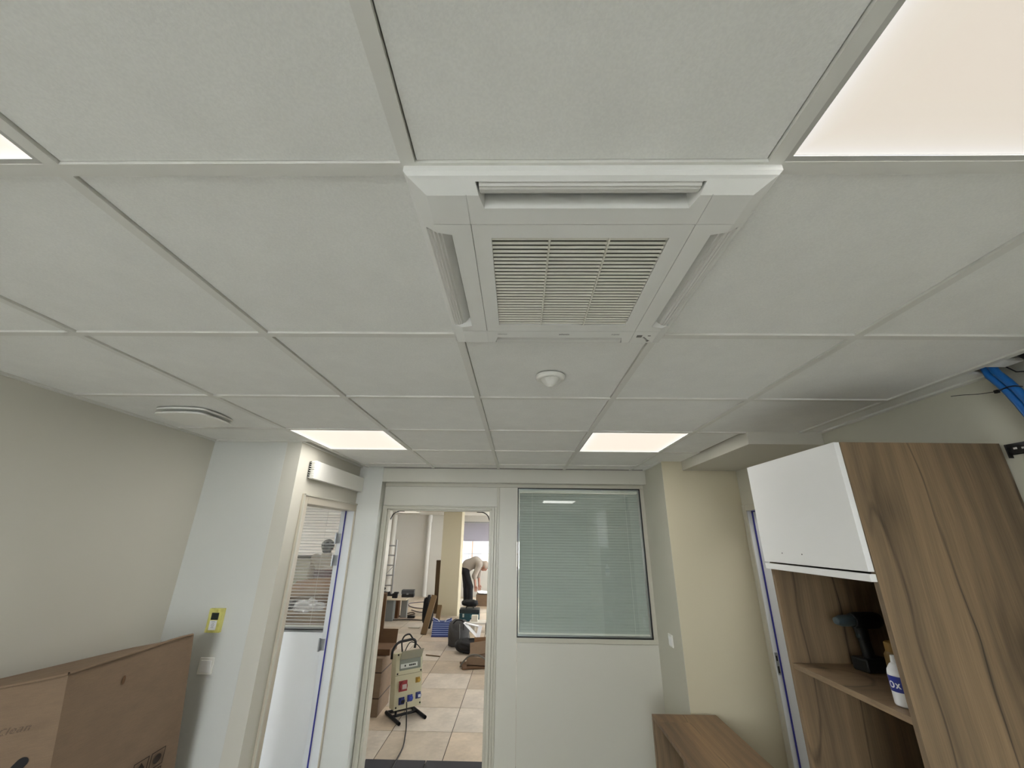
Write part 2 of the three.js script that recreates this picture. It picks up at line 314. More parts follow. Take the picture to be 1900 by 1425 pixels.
// the room next door
struct('wall_next_room', merge([box(-4.5, -4.4, 0, SL, ZP - 0.09, -1.15), box(-4.5, -4.4, 0, SL, -0.35, 0.6), box(-4.5, -4.4, 0, 0.8, -1.15, -0.35), box(-4.5, -4.4, 2.2, SL, -1.15, -0.35), box(-4.4, -2.92, 0, SL, 0.6, 0.8), box(-2.0, XL - 0.1, 0, SL, 0.6, 0.8), box(-2.92, -2.0, 0, 0.1, 0.6, 0.8), box(-2.92, -2.0, 2.35, SL, 0.6, 0.8)]), mat.wallWhite);
struct('ceiling_next_room', box(-4.5, XL - 0.1, CEIL, SL + 0.06, ZP - 0.09, 0.8), mat.tile);
struct('ceiling_next_room_end', box(XL - 0.1, WL - 0.1, CEIL, SL + 0.06, ZP - 0.09, ZREC - 0.1), mat.tile);
{ const w = casement('window_7', 0.35, 1.15, 0.8, 2.2, 0, 1); w.position.set(-4.45, 0, 0); w.rotation.y = Math.PI / 2; }  // unseen side window, added for more daylight on the white panel
casement('window_4', -2.92, -2.0, 0.1, 2.35, 0.7, 1);
struct('floor_next_room', box(-4.5, XL - 0.1, -0.012, 0, ZP - 0.09, 0.6), stone[0]);

// ---------------------------------------------------------------- the large room beyond the partition
const FB = -13.8, FC = 2.455;
{
  const f = struct('floor_large_room', null);
  const g = box(-0.2965, 0.2965, -0.012, 0, -0.2965, 0.2965, 0.0012);
  for (let i = -8; i < 8; i++) for (let j = 0; j < 18; j++) {
    const x = -0.46 + 0.6 * i + 0.3, z = -3.85 - 0.6 * j - 0.3 + 0.3;
    if (x < -4.8 || x > 4.3 || z < FB) continue;
    const t = part('tile', g, stone[Math.floor(hash(i, j, 77) * 4)], f); t.position.set(x, (hash(i, j, 5) - 0.5) * 0.0012, z - 0.3 + 0.0);
  }
  part('grout_bed', box(-5, 4.5, -0.02, -0.004, FB, -3.42), mat.grout, f);
}
const FW = { x0: -1.70, x1: 1.6, y0: 0.785, y1: 2.26 };
struct('wall_far', merge([box(-5, FW.x0, 0, FC, FB - 0.3, FB), box(FW.x1, 2.4, 0, FC, FB - 0.3, FB), box(3.9, 4.6, 0, FC, FB - 0.3, FB), box(FW.x0, FW.x1, 0, FW.y0, FB - 0.3, FB), box(FW.x0, FW.x1, FW.y1, FC, FB - 0.3, FB), box(2.4, 3.9, 0, 0.785, FB - 0.3, FB), box(2.4, 3.9, FW.y1, FC, FB - 0.3, FB), box(-5, FW.x0, 2.225, FC, FB, FB + 0.02)]), mat.wallGrey);
struct('wall_far_left', box(-5, -4.9, 0, FC, FB, ZP - 0.09), mat.wallGrey);
struct('wall_far_right', merge([box(4.5, 4.6, 0, 0.8, FB, -3.4), box(4.5, 4.6, 2.26, FC, FB, -3.4), box(4.5, 4.6, 0.8, 2.26, FB, -12.6), box(4.5, 4.6, 0.8, 2.26, -9.8, -8.8), box(4.5, 4.6, 0.8, 2.26, -5.6, -3.4)]), mat.wallGrey);
struct('ceiling_large_room', box(-5, 4.6, FC, FC + 0.06, FB, -3.42), M('#dedcd6', 0.9, { map: tBoard }));
struct('wall_behind_partition', merge([box(1.335, 4.6, 0, FC, -3.50, ZP - 0.1), box(-5, -4.4, 0, FC, ZP - 0.09, ZP)]), mat.wallGrey);
casement('window_5', FW.x0, FW.x1, FW.y0, FW.y1, FB - 0.15, 3);
casement('window_6', 2.4, 3.9, 0.785, FW.y1, FB - 0.15, 1);  // extra window added out of view to light the large room
for (const [n, a, b] of [['window_8', 9.8, 12.6], ['window_9', 5.6, 8.8]]) { const w = casement(n, a, b, 0.8, 2.26, 0, 3); w.position.set(4.55, 0, 0); w.rotation.y = Math.PI / 2; }  // out-of-view windows added to let more daylight into the large room
{ // half-lowered grey blind in the far window
  const b = thing('venetian_blind', 'grey venetian blind half lowered over the bright far window', 'blind', [0, 0, FB - 0.06]);
  part('head_rail', box(FW.x0 + 0.02, FW.x1 - 0.02, FW.y1 - 0.04, FW.y1, -0.02, 0.02), mat.alu, b);
  const m = M('#a3a0a8', 0.6), g = new THREE.BoxGeometry(FW.x1 - FW.x0 - 0.06, 0.001, 0.028); g.rotateX(1.0);
  for (let y = FW.y1 - 0.06; y > 1.67; y -= 0.024) { const s = part('slat', g, m, b); s.position.set((FW.x0 + FW.x1) / 2, y, 0); }
  part('bottom_rail', box(FW.x0 + 0.03, FW.x1 - 0.03, 1.645, 1.665, -0.014, 0.014), m, b);
}
struct('wall_pillar', box(-1.765, -1.285, 0, FC, -11.05, -10.543), mat.beige);
// outdoors
struct('ground_street', box(-40, 40, -4.2, -4, -70, 60), M('#918f8b', 0.9));
{
  const f = thing('apartment_house', 'pale apartment house across the street, outside the far window', 'building', [0, -4, -24]);
  part('wall', box(-12, 12, 0, 12, -6, 0), M('#cfc4b2', 0.9), f);
  for (const x of [-6.2, -4.2, -2.4, -0.4, 1.6, 3.6]) for (const y of [4.2, 7.4]) {
    const w = part('window', box(x - 0.5, x + 0.5, y, y + 1.7, -0.05, 0.03), M('#74777a', 0.3), f);
    part('window_frame', merge([box(x - 0.56, x + 0.56, y - 0.06, y, 0, 0.06), box(x - 0.56, x + 0.56, y + 1.7, y + 1.76, 0, 0.06), box(x - 0.03, x + 0.03, y, y + 1.7, 0.02, 0.06)]), M('#5c4630', 0.7), w);
  }
  for (const y of [3.9, 7.1]) part('balcony', merge([box(-8, 6, y - 0.12, y, 0, 0.9), ...Array.from({ length: 28 }, (_, i) => box(-8 + i * 0.5, -7.97 + i * 0.5, y, y + 1, 0.86, 0.89)), box(-8, 6, y + 0.98, y + 1.02, 0.85, 0.9)]), M('#3f3d3a', 0.6), f);
}
// ---------------------------------------------------------------- LED panels
const tGlow = dataTex(128, 128, (u, v) => { const e = Math.min(u, v, 1 - u, 1 - v), b = Math.exp(-e / 0.035); return [0.93 + 0.07 * b, 0.885 + 0.10 * b, 0.825 + 0.14 * b]; }, true);
function ledPanel(x, z, label, y = CEIL, power = PANEL_LIGHT, glow = PANEL_GLOW) {
  const t = thing('ceiling_light', label, 'light', [x, y, z], 0, 'square LED ceiling lights');
  const h = 0.2875, f = 0.009;
  part('frame', merge([box(-h, h, 0.0015, 0.02, h - f, h), box(-h, h, 0.0015, 0.02, -h, -h + f), box(-h, -h + f, 0.0015, 0.02, -h + f, h - f), box(h - f, h, 0.0015, 0.02, -h + f, h - f)]), M('#bdbcb6', 0.45), t);
  const g = new THREE.PlaneGeometry(2 * (h - f), 2 * (h - f)); g.rotateX(Math.PI / 2); g.translate(0, 0.004, 0);
  part('diffuser', g, new THREE.MeshStandardMaterial({ color: '#8a8782', roughness: 0.6, emissive: '#ffffff', emissiveMap: tGlow, emissiveIntensity: glow }), t);
  const l = new THREE.RectAreaLight(new THREE.Color(1, 0.98, 0.95), power, 2 * (h - f), 2 * (h - f));
  l.name = 'ceiling_light_lamp'; l.position.set(0, 0.003, 0); l.rotation.x = -Math.PI / 2; t.add(l);
}
ledPanel(-0.9, -2.1, 'square LED ceiling light above the doorway with the wall grille');
ledPanel(0.9, -2.1, 'square LED ceiling light in front of the boxed-in strip on the right');
ledPanel(0.9, 0.3, 'large bright LED ceiling light cut off by the top right corner', CEIL, PANEL_LIGHT, 0.70);
ledPanel(2.5, -2.3, 'added unseen LED ceiling light in the passage behind the tall cabinet');  // added lamp, out of view, brightens the door jamb
ledPanel(-2.75, -0.9, 'added unseen LED ceiling light of the next room behind the left wall');  // added lamp, out of view, lifts the white panel next door
ledPanel(-0.9, 0.3, 'LED ceiling light of which only a corner shows at the left edge', CEIL, PANEL_LIGHT, 0.9);

for (const [x, z, where] of [[-0.9, -5.2, 'above the beige power box'], [-0.9, -8.2, 'above the blue striped bag'], [-3.3, -5.2, 'above the stacked cartons'], [-3.3, -8.2, 'above the framed board'], [1.5, -6.7, 'behind the blind window'], [-3.0, -11.6, 'beyond the ladder'], [-0.3, -11.8, 'above the bending worker'], [1.5, -10.3, 'farthest to the right']]) ledPanel(x, z, 'added unseen LED ceiling light of the large room ' + where, FC - 0.021, 8.5);  // unseen lamps added to brighten the large room

// ---------------------------------------------------------------- air conditioning cassette
{
  const t = thing('air_conditioner', 'white square ceiling cassette air conditioner with slatted intake grille and four flaps', 'air conditioner', [0.302, CEIL, -0.303]);
  const m = mat.acPlastic, ev = new Evaluator(); ev.useGroups = false;
  const levels = [[0.285, 0.022], [0.285, 0.0], [0.310, 0.0], [0.310, -0.011], [0.305, -0.0165], [0.300, -0.0185], [0.2765, -0.0300]];
  const pos = [], ring = ([h, y]) => [[-h, y, -h], [h, y, -h], [h, y, h], [-h, y, h]];
  const tri = (...p) => p.forEach((q) => pos.push(...q));
  for (let k = 0; k < levels.length - 1; k++) { const a = ring(levels[k]), b = ring(levels[k + 1]); for (let i = 0; i < 4; i++) { const j = (i + 1) % 4; tri(a[i], a[j], b[j]); tri(a[i], b[j], b[i]); } }
  { const a = ring(levels[0]); tri(a[0], a[2], a[1]); tri(a[0], a[3], a[2]); const b = ring(levels[levels.length - 1]); tri(b[0], b[1], b[2]); tri(b[0], b[2], b[3]); }
  let g = new THREE.BufferGeometry(); g.setAttribute('position', new THREE.Float32BufferAttribute(pos, 3)); g.computeVertexNormals(); g.setAttribute('uv', new THREE.Float32BufferAttribute(new Float32Array(pos.length / 3 * 2), 2));
  // check the winding: normals must point outward
  { const p = g.attributes.position, n = g.attributes.normal; let s = 0; for (let i = 0; i < p.count; i++) s += p.getX(i) * n.getX(i) + (p.getY(i) + 0.01) * n.getY(i) + p.getZ(i) * n.getZ(i); if (s < 0) { const a = p.array; for (let i = 0; i < a.length; i += 9) for (let k = 0; k < 3; k++) { const q = a[i + 3 + k]; a[i + 3 + k] = a[i + 6 + k]; a[i + 6 + k] = q; } g.computeVertexNormals(); } }
  let body = new Brush(g, m); body.updateMatrixWorld();
  const cut = (geo) => { const b = new Brush(strip(geo), m); b.updateMatrixWorld(); body = ev.evaluate(body, b, SUBTRACTION); body.updateMatrixWorld(); };
  cut(box(-0.2085, 0.2085, -0.06, 0.016, -0.2085, 0.2085));
  const slot = (q) => { const s = prism([[-0.192, -0.2965], [0.192, -0.2965], [0.180, -0.2475], [-0.180, -0.2475]], 0.10); s.rotateX(-Math.PI / 2); s.translate(0, -0.05, 0); s.rotateY(q * Math.PI / 2); return s; };
  for (let q = 0; q < 4; q++) cut(slot(q));
  for (let q = 0; q < 4; q++) for (const s of [-1, 1]) { const b = box(s * 0.2085 - 0.0006, s * 0.2085 + 0.0006, -0.06, -0.0285, 0.2085, 0.278); b.rotateY(q * Math.PI / 2); cut(b); }
  const casing = part('casing', body.geometry, m, t);
  for (let q = 0; q < 4; q++) { // the dark throat of each outlet
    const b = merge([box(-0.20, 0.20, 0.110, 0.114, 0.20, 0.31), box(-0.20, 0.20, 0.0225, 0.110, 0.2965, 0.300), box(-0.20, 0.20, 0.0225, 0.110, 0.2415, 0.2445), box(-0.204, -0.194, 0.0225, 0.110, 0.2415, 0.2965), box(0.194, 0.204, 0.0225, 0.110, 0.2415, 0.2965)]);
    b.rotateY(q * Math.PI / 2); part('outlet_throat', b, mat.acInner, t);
  }
  part('chassis', box(-0.2835, 0.2835, 0.023, 0.22, -0.2835, 0.2835).translate(0, 0.095, 0), M('#8f9194', 0.5, { metalness: 0.6 }), t);
  // flaps: a curved, ribbed blade in each outlet
  const prof = [], N = 12;
  for (let i = 0; i <= N; i++) { const a = i / N, r = 0.2963 - 0.0408 * a, y = -0.0205 + 0.0185 * a * a - 0.0055 * Math.sin(a * Math.PI) + (a < 0.7 && a > 0.05 ? 0.0025 * (i % 2) : 0); prof.push([r, y]); }
  const blade = [...prof, ...prof.slice().reverse().map(([r, y]) => [r - 0.0004, y + 0.0035])];
  const fg = prism(blade, 0.372); fg.rotateY(-Math.PI / 2); fg.translate(0.186, 0, 0);   // local: long along x, r along z
  for (let q = 0; q < 4; q++) { const o = part('flap', fg, M('#d9d8d2', 0.4), t); o.rotation.y = q * Math.PI / 2; }
  // intake grille
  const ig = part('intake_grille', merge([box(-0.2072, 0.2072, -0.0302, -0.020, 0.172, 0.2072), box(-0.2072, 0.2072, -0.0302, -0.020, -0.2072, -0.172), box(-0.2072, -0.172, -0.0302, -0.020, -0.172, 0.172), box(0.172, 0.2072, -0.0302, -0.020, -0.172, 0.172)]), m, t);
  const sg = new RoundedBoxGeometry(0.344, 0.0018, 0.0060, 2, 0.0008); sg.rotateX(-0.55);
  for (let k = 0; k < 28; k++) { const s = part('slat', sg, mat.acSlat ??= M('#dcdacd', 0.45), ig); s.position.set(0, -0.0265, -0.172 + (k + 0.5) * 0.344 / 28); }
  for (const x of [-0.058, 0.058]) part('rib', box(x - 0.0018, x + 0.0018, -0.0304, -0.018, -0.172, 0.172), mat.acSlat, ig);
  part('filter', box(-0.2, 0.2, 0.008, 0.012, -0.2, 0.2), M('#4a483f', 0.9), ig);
  // printed marks, read from the far side of the room
  const word = (name, txt, font, color, w, h, x, z, al = 'left') => {
    const c = canvasTex(512, 96, (k, W, H) => { k.clearRect(0, 0, W, H); k.fillStyle = color; k.font = font; k.textBaseline = 'middle'; k.textAlign = 'center'; k.fillText(txt, W / 2, H / 2); });
    const pg = new THREE.PlaneGeometry(w, h); pg.rotateX(Math.PI / 2); pg.rotateY(0);
    pg.translate(x, -0.0306, z);
    return part(name, pg, new THREE.MeshStandardMaterial({ map: c, transparent: true, roughness: 0.5 }), casing);
  };
  word('print', 'AIRSTAGE', '62px sans-serif', '#77766f', 0.052, 0.0105, -0.165, -0.226);
  word('print', 'atlantic', 'bold 84px sans-serif', '#1f1f1f', 0.050, 0.0125, 0.012, -0.226);
  word('print', 'FUJITSU', 'bold 72px serif', '#56554f', 0.040, 0.0115, 0.158, -0.226);
  const pad = part('indicator', box(0.221, 0.236, -0.0305, -0.0298, -0.243, -0.230), M('#76756e', 0.5), casing);
  for (const [x, z, w] of [[0.241, -0.244, 0.006], [0.247, -0.251, 0.006], [0.252, -0.258, 0.006], [0.256, -0.266, 0.006], [0.252, -0.233, 0.008], [0.258, -0.262, 0.006]]) part('indicator_mark', box(x, x + w, -0.0305, -0.0298, z - 0.002, z + 0.0015), M('#5c5b55', 0.5), casing);
}
// ---------------------------------------------------------------- motion sensor and ventilation valve
{
  const t = thing('motion_sensor', 'small round white ceiling sensor with ribbed dome behind the air conditioner', 'sensor', [0.304, CEIL + 0.0015, -0.935]);
  const ring = new THREE.LatheGeometry([[0.036, -0.012], [0.046, -0.0155], [0.0535, -0.012], [0.056, -0.003], [0.056, 0]].map(([r, y]) => new THREE.Vector2(r, y)), 40);
  part('base_ring', ring, mat.whitePlastic, t);
  const lens = new THREE.LatheGeometry([[0.0001, -0.043], [0.006, -0.0425], [0.018, -0.035], [0.030, -0.022], [0.0385, -0.010], [0.0385, -0.002]].map(([r, y]) => new THREE.Vector2(r, y)), 18).toNonIndexed();
  lens.computeVertexNormals();
  part('lens', lens, M('#d9d7d0', 0.45), t);
}
{
  const t = thing('ventilation_valve', 'white rounded square air valve on the ceiling near the left wall', 'air valve', [-1.5, CEIL + 0.0015, -1.5]);
  const sq = (h, bulge, c) => { const s = new THREE.Shape(); const q = h - c; s.moveTo(-q, -h); s.quadraticCurveTo(0, -h - bulge, q, -h); s.quadraticCurveTo(h, -h, h, -q); s.quadraticCurveTo(h + bulge, 0, h, q); s.quadraticCurveTo(h, h, q, h); s.quadraticCurveTo(0, h + bulge, -q, h); s.quadraticCurveTo(-h, h, -h, q); s.quadraticCurveTo(-h - bulge, 0, -h, -q); s.quadraticCurveTo(-h, -h, -q, -h); return s; };
  const ex = (s, d, b, y) => { const g = new THREE.ExtrudeGeometry(s, { depth: d, bevelEnabled: b > 0, bevelSize: b, bevelThickness: b, bevelSegments: 3, curveSegments: 16 }); g.rotateX(Math.PI / 2); g.translate(0, y, 0); return g; };
  part('base_plate', ex(sq(0.125, 0.014, 0.05), 0.004, 0.003, -0.003), mat.whitePlastic, t);
  part('neck', ex(sq(0.088, 0.008, 0.04), 0.018, 0, -0.008), mat.whitePlastic, t);
  part('cover_plate', ex(sq(0.125, 0.014, 0.05), 0.003, 0.003, -0.026), mat.whitePlastic, t);
}
// ---------------------------------------------------------------- wall fittings
{
  const t = thing('transfer_grille', 'long white air transfer grille box above the left doorway', 'grille', [WL, 2.243, -2.79]);
  part('cover', box(0.012, 0.045, -0.062, 0.062, -0.49, 0.49, 0.003), mat.whitePlastic, t);
  part('back_frame', box(0, 0.012, -0.05, 0.05, -0.47, 0.47), mat.whitePlastic, t);
  for (let k = 0; k < 8; k++) part('fin', box(0.008, 0.04, -0.055 + k * 0.0145, -0.0515 + k * 0.0145, 0.49, 0.503), mat.whitePlastic, t);
  part('opening', box(0.004, 0.012, -0.055, 0.055, 0.49, 0.50), mat.black, t);  // black box, paints the dark gap behind the fins
}
{
  const t = thing('wall_thermostat', 'wall thermostat wrapped in crumpled yellow plastic on the left return wall', 'thermostat', [-1.565, 1.351, ZREC]);
  part('case', box(-0.036, 0.036, -0.058, 0.058, 0, 0.016, 0.004), mat.whitePlastic, t);
  const g = new THREE.BoxGeometry(0.082, 0.122, 0.02, 14, 18, 1), p = g.attributes.position;
  for (let i = 0; i < p.count; i++) if (p.getZ(i) > 0) p.setZ(i, p.getZ(i) + 0.006 * (vnoise(p.getX(i) * 90, p.getY(i) * 70, 4) - 0.5)); g.translate(0, 0, 0.011); g.computeVertexNormals();
  part('plastic_wrap', g, P('#d8d27a', 0.25, { clearcoat: 0.6, clearcoatRoughness: 0.2 }), t);
  part('screen', box(-0.021, 0.021, 0.004, 0.040, 0.022, 0.0265, 0.003), M('#1e2724', 0.25), t);
  const leaf = new THREE.PlaneGeometry(0.042, 0.048);
  leaf.translate(0, -0.023, 0.0268);
  part('paper_label', leaf, M('#ffffff', 0.7, { map: canvasTex(128, 144, (k) => { k.fillStyle = '#e9eae8'; k.fillRect(0, 0, 128, 144); k.strokeStyle = '#6b6f73'; k.lineWidth = 4; k.beginPath(); k.arc(64, 66, 24, 0, 7); k.stroke(); k.beginPath(); k.arc(64, 66, 7, 0, 7); k.stroke(); k.fillStyle = '#8a8d90'; k.fillRect(30, 16, 68, 8); k.fillRect(38, 104, 50, 6); }) }), t);
}
function wallSwitch(label, pos, turn) {
  const t = thing('light_switch', label, 'switch', pos, turn);
  part('plate', box(-0.041, 0.041, -0.041, 0.041, 0, 0.009, 0.003), mat.whitePlastic, t);
  const r = part('rocker', box(-0.029, 0.029, -0.029, 0.029, 0.006, 0.0125, 0.002), mat.white, t); r.rotation.x = 0.03;
}
wallSwitch('white light switch under the yellow thermostat, beside the big carton', [-1.562, 1.125, ZREC], 0);
wallSwitch('white light switch on the pier right of the blind window', [1.3335, 1.115, -3.0], -Math.PI / 2);

// ---------------------------------------------------------------- carton by the left wall
{
  const t = thing('moving_carton', 'large brown cardboard carton with a crumpled lid standing by the left wall', 'carton');
  const Y = 1.326, A = [-1.482, -1.256], B = [-1.501, -1.9], C = [-1.83, -1.93], D = [-1.80, -0.905];
  const lerp = (p, q, a) => [p[0] + (q[0] - p[0]) * a, p[1] + (q[1] - p[1]) * a];
  function wall(p, q, n, m, name, dy0, dy1, flip, bend = 0.004) {
    const N = 24, R = 24, pos = [], uv = [], idx = [];
    const dx = q[0] - p[0], dz = q[1] - p[1], L = Math.hypot(dx, dz);
    for (let j = 0; j <= R; j++) for (let i = 0; i <= N; i++) {
      const a = i / N, v = j / R, c = lerp(p, q, a), top = Y + dy0 + (dy1 - dy0) * a;
      const w = bend * (fbm(a * 4 + n, v * 5, 40 + n, 3) - 0.5) * (i === 0 || i === N ? 0 : 1) * 2 - (v > 0.94 ? (v - 0.94) * 0.12 * (0.5 + vnoise(a * 7, 1, n)) * (i === 0 || i === N ? 0.2 : 1) : 0);
      pos.push(c[0] + w * dz / L * (flip ? -1 : 1), v * top, c[1] - w * dx / L * (flip ? -1 : 1) - (Y - v * top) * 0.17); uv.push(a * L, v * top);
    }
    for (let j = 0; j < R; j++) for (let i = 0; i < N; i++) { const k = j * (N + 1) + i; idx.push(k, k + 1, k + N + 2, k, k + N + 2, k + N + 1); }
    const g = new THREE.BufferGeometry(); g.setAttribute('position', new THREE.Float32BufferAttribute(pos, 3)); g.setAttribute('uv', new THREE.Float32BufferAttribute(uv, 2)); g.setIndex(idx); g.computeVertexNormals();
    return part(name, g, m, t);
  }
  const side = new THREE.MeshStandardMaterial({ map: tCard, roughness: 0.85, side: THREE.DoubleSide });
  wall(D, A, 1, side, 'front_panel', -0.02, 0, true); wall(A, B, 2, side, 'side_panel', 0, 0, true);
  wall(B, C, 3, side, 'back_panel', 0, -0.072, true); wall(C, D, 4, side, 'wall_side_panel', -0.072, -0.02, true);
  { // lid: two sagging flaps with a seam
    const N = 20, pos = [], uv = [], idx = [];
    for (let j = 0; j <= N; j++) for (let i = 0; i <= N; i++) {
      const a = i / N, b = j / N, p = lerp(lerp(A, B, a), lerp(D, C, a), b);
      const h = Y - (b * ((1 - a) * 0.02 + a * 0.072)) + 0.004 - 0.004 * Math.sin(b * Math.PI) + (i && j && i < N && j < N ? 0.010 * (fbm(a * 5, b * 4, 61, 3) - 0.5) : 0) + (b < 0.06 ? -0.004 : 0);
      pos.push(p[0], h, p[1]); uv.push(p[0], p[1]);
    }
    for (let j = 0; j < N; j++) for (let i = 0; i < N; i++) { const k = j * (N + 1) + i; idx.push(k, k + 1, k + N + 2, k, k + N + 2, k + N + 1); }
    const g = new THREE.BufferGeometry(); g.setAttribute('position', new THREE.Float32BufferAttribute(pos, 3)); g.setAttribute('uv', new THREE.Float32BufferAttribute(uv, 2)); g.setIndex(idx); g.computeVertexNormals();
    part('lid', g, side, t);
    // creased rolls along the lid's edge
    part('lid_crease', tube([[A[0] - 0.004, Y + 0.002, A[1] - 0.004], [A[0] - 0.006, Y + 0.004, A[1] - 0.15], [A[0] - 0.012, Y + 0.004, A[1] - 0.34], [B[0] - 0.006, Y + 0.005, B[1] + 0.12], [B[0] - 0.004, Y + 0.002, B[1] + 0.004]], 0.0055, 40, 7), side, t);
    part('lid_crease', tube([[A[0] - 0.004, Y + 0.001, A[1]], [-1.58, Y - 0.006, -1.148], [-1.70, Y - 0.013, -1.015], [D[0], Y - 0.019, D[1]]], 0.005, 30, 7), side, t);
  }
  // flat black shape painted for the dark of the hand hole, dent and print
  const fdir = V(A[0] - D[0], 0, A[1] - D[1]).normalize(), fn = V(-fdir.z, 0, fdir.x); if (fn.z < 0) fn.negate();
  const onFront = (s, y, o = 0.004) => V(A[0], 0, A[1] - (Y - y) * 0.17).addScaledVector(fdir, -s).addScaledVector(fn, o).setY(y);
  { const s = new THREE.Shape(); s.absarc(0.045, 0, 0.016, -Math.PI / 2, Math.PI / 2); s.absarc(-0.045, 0, 0.016, Math.PI / 2, Math.PI * 1.5); const g = new THREE.ShapeGeometry(s, 10); const h = part('painted_hand_hole', g, mat.black, t); h.position.copy(onFront(0.105, 1.035, 0.006)); h.rotation.y = Math.atan2(fn.x, fn.z); h.rotation.order = 'YXZ'; h.rotation.z = 0.95; }
  const ft = canvasTex(512, 128, (k) => { k.clearRect(0, 0, 512, 128); k.fillStyle = '#55483a'; k.font = 'italic bold 92px sans-serif'; k.textBaseline = 'middle'; k.fillText('EcoClean', 20, 64); });
  const pr = part('print', new THREE.PlaneGeometry(0.16, 0.038), new THREE.MeshStandardMaterial({ map: ft, transparent: true, opacity: 0.38, roughness: 0.85 }), t); pr.position.copy(onFront(0.122, 1.18, 0.005)); pr.rotation.y = Math.atan2(fn.x, fn.z);
  const dent = part('dent', new THREE.SphereGeometry(0.012, 10, 8), mat.cardDark, t); dent.scale.set(0.3, 1.4, 0.6); dent.position.set(-1.487, 1.235, -1.52);
  const marks = canvasTex(256, 256, (k) => { k.clearRect(0, 0, 256, 256); k.strokeStyle = '#2c2118'; k.fillStyle = '#2c2118'; k.lineWidth = 6; for (const [x, y] of [[10, 10], [138, 10], [10, 138], [138, 138]]) k.strokeRect(x, y, 106, 106); k.beginPath(); k.arc(192, 64, 30, 0, 7); k.fill(); k.fillRect(34, 60, 60, 14); k.beginPath(); k.moveTo(64, 24); k.lineTo(90, 60); k.lineTo(38, 60); k.fill(); k.fillRect(50, 60, 28, 36); k.beginPath(); k.moveTo(40, 160); k.lineTo(88, 160); k.lineTo(64, 200); k.fill(); k.fillRect(60, 196, 8, 32); k.fillRect(46, 226, 36, 8); k.fillRect(160, 170, 60, 10); k.fillRect(186, 150, 10, 80); });
  const mk = part('handling_marks', new THREE.PlaneGeometry(0.19, 0.15), new THREE.MeshStandardMaterial({ map: marks, transparent: true, roughness: 0.85 }), t); mk.rotation.y = Math.PI / 2 + 0.03; mk.position.set(-1.4895, 0.80, -1.80);
}

// ---------------------------------------------------------------- tall cabinet and low cabinet
const CB = { x: 1.35, x1: XR, z0: -1.55, z1: -0.958, top: 2.164 };
{
  const t = thing('tall_cabinet', 'tall oak-look cabinet with a white flap door above open shelves', 'cabinet', [0, 0, 0]);
  const T = 0.02;
  part('side_panel', box(CB.x, CB.x1 - 0.003, 0, CB.top, CB.z1 - T, CB.z1, 0.001), mat.oak, t);
  part('side_panel', box(CB.x, CB.x1 - 0.003, 0, CB.top, CB.z0, CB.z0 + T, 0.001), mat.oak, t);
  part('back_panel', box(CB.x1 - 0.012, CB.x1 - 0.003, 0.06, CB.top, CB.z0 + T, CB.z1 - T), mat.oak, t);
  part('top_panel', box(CB.x, CB.x1 - 0.012, CB.top - T, CB.top, CB.z0 + T, CB.z1 - T), mat.oakTurned, t);
  part('middle_panel', box(CB.x, CB.x1 - 0.012, 1.707, 1.728, CB.z0 + T, CB.z1 - T), mat.oakTurned, t);
  for (const y of [1.342, 0.90, 0.46]) part('shelf', box(CB.x + 0.004, CB.x1 - 0.012, y - T, y, CB.z0 + T, CB.z1 - T, 0.001), mat.oakTurned, t);
  part('base_panel', box(CB.x + 0.03, CB.x1 - 0.012, 0.0, 0.08, CB.z0 + T, CB.z1 - T), mat.oakTurned, t);
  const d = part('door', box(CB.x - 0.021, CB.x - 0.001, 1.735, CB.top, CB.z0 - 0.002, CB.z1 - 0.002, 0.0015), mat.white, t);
  for (const z of [-1.405, -1.275]) { const h = between(V(CB.x - 0.0216, 1.775, z), V(CB.x - 0.019, 1.775, z), 0.0025, 10); part('painted_screw_hole', h, mat.rubber, d); }  // dark discs on the door, painted for the shade in screw holes
  part('white_rail', box(CB.x - 0.021, CB.x + 0.0, 1.705, 1.7285, CB.z0 - 0.002, CB.z1 - 0.002, 0.0015), mat.white, t);
}
{
  const t = thing('low_cabinet', 'low oak-look open shelf unit below the beige wall at the right', 'cabinet', [0, 0, 0]);
  const x0 = 1.07, x1 = 1.49, z0 = -2.755, z1 = -1.72, y = 0.747, T = 0.022;
  part('top_panel', box(x0, x1, y - T, y, z0, z1, 0.001), mat.oakDeep = M('#f2e6da', 0.48, { map: (() => { const q = tOak.clone(); q.offset.set(0.33, 0.21); q.needsUpdate = true; return q; })() }), t);
  part('side_panel', box(x0, x1, 0, y - T, z0, z0 + T), mat.oak, t);
  part('side_panel', box(x0, x1, 0, y - T, z1 - T, z1), mat.oak, t);
  part('divider', box(x0 + 0.01, x1 - 0.01, 0.02, y - T, -2.25, -2.25 + T), mat.oak, t);
  part('back_panel', box(x1 - 0.01, x1, 0.02, y - T, z0 + T, z1 - T), mat.oak, t);
  part('shelf', box(x0 + 0.02, x1 - 0.01, 0.36, 0.38, z0 + T, z1 - T), mat.oakTurned, t);
  part('base_panel', box(x0 + 0.01, x1 - 0.01, 0.0, T, z0 + T, z1 - T), mat.oakTurned, t);
}
